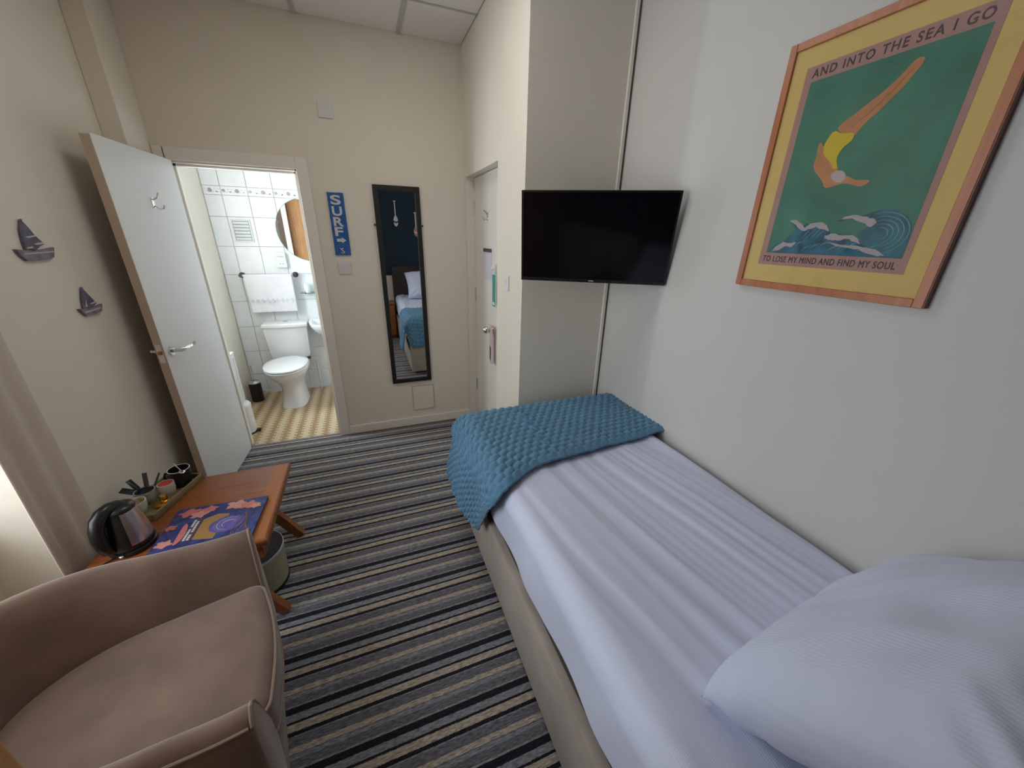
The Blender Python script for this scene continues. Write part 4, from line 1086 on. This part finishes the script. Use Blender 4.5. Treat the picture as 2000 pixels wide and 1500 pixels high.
# ================================================================== WARDROBE (only its corner is in view)
WD = thing('wardrobe', 'honey pine wardrobe whose edge shows at the bottom left corner', 'wardrobe', (-0.84, 0.06, 0))
wx0, wx1, wy0, wy1, wh = -0.325, 0.318, -0.39, 0.412, 2.20
finish('carcass', nbox(wx0, wx1, wy0, wy1, 0.07, wh, bev=0.004), M_pine, WD, smooth=0)
finish('plinth', nbox(wx0 + 0.02, wx1 - 0.03, wy0 + 0.01, wy1 - 0.01, 0.0, 0.07), M_pine, WD, smooth=0)
finish('cornice', nbox(wx0, wx1 + 0.03, wy0, wy1 + 0.02, wh, wh + 0.04, bev=0.008), M_pine, WD, smooth=0)
for a, b in ((wy0 + 0.004, -0.002), (0.002 + 0.0, wy1 + 0.005)):
    dd = finish('wardrobe_door', nbox(wx1 + 0.001, wx1 + 0.021, a, b, 0.09, wh - 0.01, bev=0.003), M_pine, WD, smooth=0)
    yk = -0.035 if a < -0.1 else 0.035
    finish('knob', tube(bmesh.new(), [(wx1 + 0.02, yk, 1.0), (wx1 + 0.035, yk, 1.0), (wx1 + 0.045, yk, 1.0)], [0.008, 0.008, 0.016], 12), M_pine, dd)

# bedside cabinet and oars, seen in the mirror
BC = thing('bedside_cabinet', 'orange-brown bedside cabinet beside the headboard, seen in the tall mirror', 'bedside cabinet', (0.215, YB + 0.005, 0))
finish('cabinet_body', nbox(-0.165, 0.165, 0.0, 0.30, 0.05, 0.55, bev=0.004), M_oakz, BC, smooth=0)
finish('cabinet_top', nbox(-0.175, 0.175, 0.0, 0.315, 0.55, 0.575, bev=0.006), M_oak, BC, smooth=0)
finish('plinth', nbox(-0.155, 0.155, 0.0, 0.28, 0.0, 0.05), M_oak, BC, smooth=0)
for z0, z1 in ((0.06, 0.30), (0.31, 0.54)):
    d = finish('drawer', nbox(-0.155, 0.155, 0.30, 0.314, z0, z1, bev=0.003), M_oakz, BC, smooth=0)
    finish('knob', tube(bmesh.new(), [(0, 0.313, (z0 + z1) / 2), (0, 0.333, (z0 + z1) / 2)], [0.008, 0.014], 12), M_oak, d)
def oar(lab, x, ztop, zbot, m1, m2):
    t = thing('paddle_ornament', lab, 'wall ornament', (x, YB, zbot), 0, 'small paddles on the teal back wall')
    h = ztop - zbot
    finish('shaft', tube(bmesh.new(), [(0, 0.012, h * 0.40), (0, 0.012, h)], 0.008, 10), M_plas, t)
    finish('grip', tube(bmesh.new(), [(-0.018, 0.012, h), (0.018, 0.012, h)], 0.008, 10), M_plas, t)
    bl = [(-0.028, 0.03), (0, 0.0), (0.028, 0.03), (0.034, h * 0.25), (0.022, h * 0.38), (0.006, h * 0.46), (-0.006, h * 0.46), (-0.022, h * 0.38), (-0.034, h * 0.25)]
    finish('blade', prism(bmesh.new(), bl, lambda a, b: (a, 0.016, b), lambda a, b: (a, 0.004, b)), m1, t, smooth=0)
    finish('blade_band', prism(bmesh.new(), [(-0.033, h * 0.18), (0, h * 0.13), (0.033, h * 0.18), (0.034, h * 0.25), (0, h * 0.20), (-0.034, h * 0.25)], lambda a, b: (a, 0.0175, b), lambda a, b: (a, 0.0155, b)), m2, t, smooth=0)
oar('white and navy toy paddle, the left one in the mirror', 0.538, 2.06, 1.70, M_plas, M_ink)
oar('white and coral toy paddle, the right one in the mirror', 0.836, 1.91, 1.56, M_coral2, M_plas)

# ================================================================== BATHROOM THINGS
TO = thing('toilet', 'white close-coupled toilet with the lid down', 'toilet', (-0.80, BY1 - 0.003, 0.002))
def egg(cx, w, yb, yf, z, n=36, p=2.2):
    pts = []
    for k in range(n):
        t = 2 * pi * k / n
        c, s = cos(t), sin(t)
        x = w * math.copysign(abs(c) ** (2 / p), c)
        ym = yb + (yf - yb) * 0.42
        y = ym + ((yf - ym) if s < 0 else (yb - ym)) * abs(s) ** (2 / p) * (1)
        pts.append((cx + x, y, z))
    return pts
# y is negative towards the camera
fl = [egg(0, 0.115, -0.12, -0.53, 0.0, p=3), egg(0, 0.112, -0.12, -0.525, 0.02, p=3), egg(0, 0.10, -0.12, -0.50, 0.10, p=2.6), egg(0, 0.10, -0.12, -0.50, 0.19, p=2.4), egg(0, 0.118, -0.12, -0.54, 0.25), egg(0, 0.155, -0.12, -0.63, 0.32), egg(0, 0.178, -0.12, -0.685, 0.37), egg(0, 0.182, -0.12, -0.695, 0.395)]
finish('bowl', loft(bmesh.new(), fl), M_cera, TO, smooth=50)
finish('seat', loft(bmesh.new(), [egg(0, 0.180, -0.20, -0.70, 0.396), egg(0, 0.186, -0.20, -0.708, 0.402), egg(0, 0.186, -0.20, -0.708, 0.412), egg(0, 0.182, -0.20, -0.70, 0.416)]), M_cera, TO, smooth=50)
finish('seat_lid', loft(bmesh.new(), [egg(0, 0.182, -0.20, -0.70, 0.4175), egg(0, 0.187, -0.20, -0.71, 0.423), egg(0, 0.186, -0.20, -0.708, 0.432), egg(0, 0.175, -0.205, -0.69, 0.438), egg(0, 0.12, -0.23, -0.62, 0.442)]), M_cera, TO, smooth=50)
def rrect(w, yb, yf, z, bow=0.02, n=10):
    pts = []
    for k in range(n + 1):
        t = -1 + 2 * k / n
        pts.append((w * t, yf - bow * (1 - t * t), z))
    pts += [(w, yb, z), (-w, yb, z)]
    return pts
finish('cistern', loft(bmesh.new(), [rrect(0.165, 0, -0.135, 0.40), rrect(0.172, 0, -0.145, 0.43), rrect(0.190, 0, -0.165, 0.715)]), M_cera, TO, smooth=30)
ci = finish('cistern_lid', loft(bmesh.new(), [rrect(0.194, 0, -0.172, 0.716), rrect(0.198, 0, -0.178, 0.724), rrect(0.198, 0, -0.178, 0.745), rrect(0.190, 0, -0.165, 0.757), rrect(0.12, -0.03, -0.12, 0.760)]), M_cera, TO, smooth=30)
finish('flush_button', lathe(bmesh.new(), [(0, 0.757), (0.024, 0.757), (0.024, 0.764), (0.020, 0.766), (0, 0.766)], 24, (0, -0.09, 0)), M_chrome, ci)
bm = bmesh.new(); tube(bm, [(0.10, -0.05, 0.36), (0.17, -0.05, 0.36), (0.205, -0.05, 0.34), (0.21, -0.05, 0.28), (0.21, -0.05, 0.0)], 0.009, 8)
finish('water_pipe', bm, M_plasg, TO)
bm = bmesh.new(); tube(bm, [(0.13, -0.05, 0.36), (0.16, -0.05, 0.36)], 0.014, 8)
finish('pipe_nut', bm, mat('tarnished_brass', (0.25, 0.17, 0.1), 0.4, metal=1.0), TO)

BR = thing('toilet_brush', 'toilet brush in a black holder standing left of the toilet', 'toilet brush', (-1.155, 4.085, 0.002))
finish('holder', lathe(bmesh.new(), [(0, 0), (0.050, 0), (0.052, 0.004), (0.052, 0.195), (0.0, 0.195)], 28), M_blackm, BR, smooth=50)
finish('lid', lathe(bmesh.new(), [(0.0535, 0.193), (0.0535, 0.203), (0.045, 0.210), (0, 0.212)], 28), M_chrome, BR, smooth=50)
finish('brush_handle', tube(bmesh.new(), [(0, 0, 0.21), (0.0, 0.0, 0.37)], 0.006, 10), M_chrome, BR)

PB = thing('pedal_bin', 'small white pedal bin beside the bathroom doorway', 'pedal bin', (-1.105, 3.375, 0.002))
finish('bin_body', lathe(bmesh.new(), [(0, 0.012), (0.084, 0.012), (0.085, 0.02), (0.085, 0.245), (0.0, 0.245)], 32), M_plas, PB, smooth=50)
finish('bin_lid', lathe(bmesh.new(), [(0.087, 0.240), (0.0875, 0.255), (0.078, 0.270), (0.045, 0.280), (0, 0.283)], 32), M_plas, PB, smooth=60)
finish('base_ring', lathe(bmesh.new(), [(0, 0), (0.087, 0), (0.087, 0.013), (0, 0.013)], 32), M_blackm, PB, smooth=50)
finish('pedal', nbox(0.08, 0.118, -0.018, 0.018, 0.008, 0.018, bev=0.003), M_blackm, PB, smooth=0)

RD = thing('radiator', 'white wall heater behind the bathroom door', 'radiator', (BX0, 3.315, 0.292))
finish('casing', nbox(0.0, 0.182, -0.09, 0.10, 0.0, 0.395, bev=0.006), M_rad, RD)
finish('top_grille', nbox(0.004, 0.185, -0.092, 0.102, 0.395, 0.410, bev=0.003), M_rad, RD, smooth=0)
for k in range(4):
    finish('flute', nbox(0.181, 0.186, -0.075 + 0.042 * k, -0.052 + 0.042 * k, 0.03, 0.37, bev=0.002), M_rad, RD, smooth=0)
finish('control_knob', lathe(bmesh.new(), [(0, 0), (0.020, 0), (0.022, 0.012), (0.018, 0.024), (0, 0.026)], 16, (0.12, 0.06, 0.410)), M_plas, RD)

# towel rail and towel
TR = thing('towel_rail', 'short dark towel rail fixed to the bathroom tiles', 'towel rail', (-0.868, BY1 - 0.001, 1.205))
finish('rail', tube(bmesh.new(), [(-0.225, -0.065, 0), (0.225, -0.065, 0)], 0.008, 12), M_chrome, TR)
for s in (-1, 1):
    finish('mount', tube(bmesh.new(), [(s * 0.222, 0, 0), (s * 0.222, -0.012, 0), (s * 0.222, -0.014, 0), (s * 0.222, -0.078, 0)], [0.026, 0.026, 0.014, 0.014], 16), M_dkmet, TR)
def tw(u, v):
    L_ = 0.66; s = v * L_; x = -0.200 + 0.395 * u
    if s < 0.34: y = -0.079 - 0.006 * sin(u * 9 + 0.6) * (1 - s / 0.34) - 0.003 * sin(u * 23) * (1 - s / 0.34); z = -0.345 + s + 0.008 * (u > 0.5) * 0
    elif s < 0.372:
        t = (s - 0.34) / 0.032 * pi; y = -0.065 - 0.0145 * cos(t); z = -0.005 + 0.0145 * sin(t)
    else: y = -0.0505 + 0.004 * sin(u * 8); z = -0.005 - (s - 0.372)
    return (x + 0.008 * (1 - min(1, s / 0.3)) * (1 - u) , y, z)
bm = grid(bmesh.new(), 50, 90, tw)
TW = finish('hand_towel', bm, M_towel, None, smooth=80); TW.location = (-0.868, BY1 - 0.001, 1.205)
md = TW.modifiers.new('thickness', 'SOLIDIFY'); md.thickness = 0.006; md.offset = 0
tag(TW, 'white towel folded over the bathroom towel rail', 'towel')
bm = bmesh.new()
for k in range(9):
    cx = -0.165 + 0.041 * k
    prism(bm, [(cx - 0.016, -0.235), (cx, -0.215), (cx + 0.016, -0.235), (cx, -0.255)], lambda a, b: (a, -0.0905, b), lambda a, b: (a, -0.084, b))
finish('woven_band', bm, mat('grey_woven_band', (0.70, 0.70, 0.76), 0.95), TW, smooth=0)

# round mirror, shaver socket, vent, shelf, basin
RM = thing('round_mirror', 'round frameless mirror on the bathroom tiles', 'mirror', (-0.455, BY1 - 0.001, 1.612))
bm = bmesh.new(); tube(bm, [(0, 0, 0), (0, -0.006, 0)], 0.280, 64)
finish('mirror_glass', bm, M_mirror, RM, smooth=30)
bm = bmesh.new(); tube(bm, [(0.281 * cos(2 * pi * k / 64), -0.004, 0.281 * sin(2 * pi * k / 64)) for k in range(65)], 0.003, 8, cap=False)
finish('bevelled_edge', bm, M_glassg, RM)
SS = thing('shaver_socket', 'white shaver socket on the tiles beside the round mirror', 'socket', (-0.739, BY1 - 0.001, 1.272))
finish('face_plate', nbox(-0.042, 0.042, -0.035, 0, 0, 0.142, bev=0.004), M_plas, SS, smooth=0)
finish('outlet', nbox(-0.03, 0.03, -0.037, -0.034, 0.012, 0.062, bev=0.002), M_plas, SS, smooth=0)
for s in (-1, 1):
    finish('pin_hole', tube(bmesh.new(), [(s * 0.012, -0.0365, 0.036), (s * 0.012, -0.0378, 0.036)], 0.004, 8), M_dkmet, SS)
finish('switch_bar', nbox(-0.025, 0.025, -0.0375, -0.034, 0.100, 0.104), mat('socket_print', (0.35, 0.37, 0.4), 0.5), SS, smooth=0)
VG = thing('ventilation_grille', 'pale plastic louvred vent on the bathroom tiles above the towel', 'vent', (-1.005, BY1 - 0.001, 1.50))
M_vent = mat('pale_blue_grey_plastic', (0.76, 0.79, 0.82), 0.4)
finish('vent_backing', nbox(-0.072, 0.072, -0.008, 0, 0.003, 0.187), mat('shadow_grey_plastic', (0.38, 0.42, 0.47), 0.6), VG, smooth=0)
for q in ((-0.076, -0.064, 0, 0.19), (0.064, 0.076, 0, 0.19), (-0.064, 0.064, 0, 0.012), (-0.064, 0.064, 0.178, 0.19)):
    finish('vent_frame', nbox(q[0], q[1], -0.012, 0, q[2], q[3], bev=0.002, seg=1), M_vent, VG, smooth=0)
for k in range(6):
    finish('slat', nbox(-0.060, 0.060, -0.014, -0.007, 0.017 + 0.027 * k, 0.036 + 0.027 * k, bev=0.002, seg=1), M_vent, VG, smooth=0)
GS = thing('glass_shelf', 'narrow glass shelf under the round mirror', 'shelf', (-0.43, BY1 - 0.001, 1.03))
finish('shelf_glass', nbox(-0.19, 0.19, -0.11, 0, 0, 0.006), M_glassg, GS, smooth=0)
for s in (-1, 1): finish('bracket', nbox(s * 0.15 - 0.01, s * 0.15 + 0.01, -0.05, 0, -0.012, 0.014, bev=0.003), M_chrome, GS, smooth=0)
TM = thing('tumbler', 'small white tumbler on the glass shelf', 'tumbler', (-0.555, BY1 - 0.055, 1.0362))
finish('tumbler_body', lathe(bmesh.new(), cup_prof(0.024, 0.030, 0.085), 24), M_cera, TM, smooth=50)
BS = thing('wash_basin', 'white wall-hung wash basin, mostly hidden by the door frame', 'basin', (-0.36, BY1 - 0.003, 0.60))
def bas(w, yf, z, back=0.0, n=24):
    pts = [(w * math.copysign(abs(cos(t)) ** 0.7, cos(t)), -0.10 - (yf - 0.10) * abs(sin(t)) ** 0.8, z) for t in [pi * k / n for k in range(n + 1)]]
    return pts + [(-w, back, z), (w, back, z)]
finish('basin_bowl', loft(bmesh.new(), [bas(0.10, 0.22, 0.0), bas(0.18, 0.33, 0.06), bas(0.215, 0.38, 0.12), bas(0.225, 0.40, 0.15), bas(0.225, 0.40, 0.168), bas(0.205, 0.375, 0.168, -0.075), bas(0.17, 0.33, 0.12, -0.085), bas(0.08, 0.2, 0.07, -0.095)]), M_cera, BS, smooth=50)
tp = finish('tap', tube(bmesh.new(), [(0, -0.06, 0.165), (0, -0.06, 0.26), (0, -0.09, 0.275), (0, -0.16, 0.25)], 0.012, 12), M_chrome, BS)
finish('tap_lever', tube(bmesh.new(), [(0, -0.06, 0.27), (0, -0.04, 0.31)], 0.008, 10), M_chrome, tp)
finish('waste_pipe', tube(bmesh.new(), [(0, -0.14, 0.02), (0, -0.14, -0.1), (0, -0.05, -0.13), (0, 0.0, -0.13)], 0.018, 12), M_plas, BS)
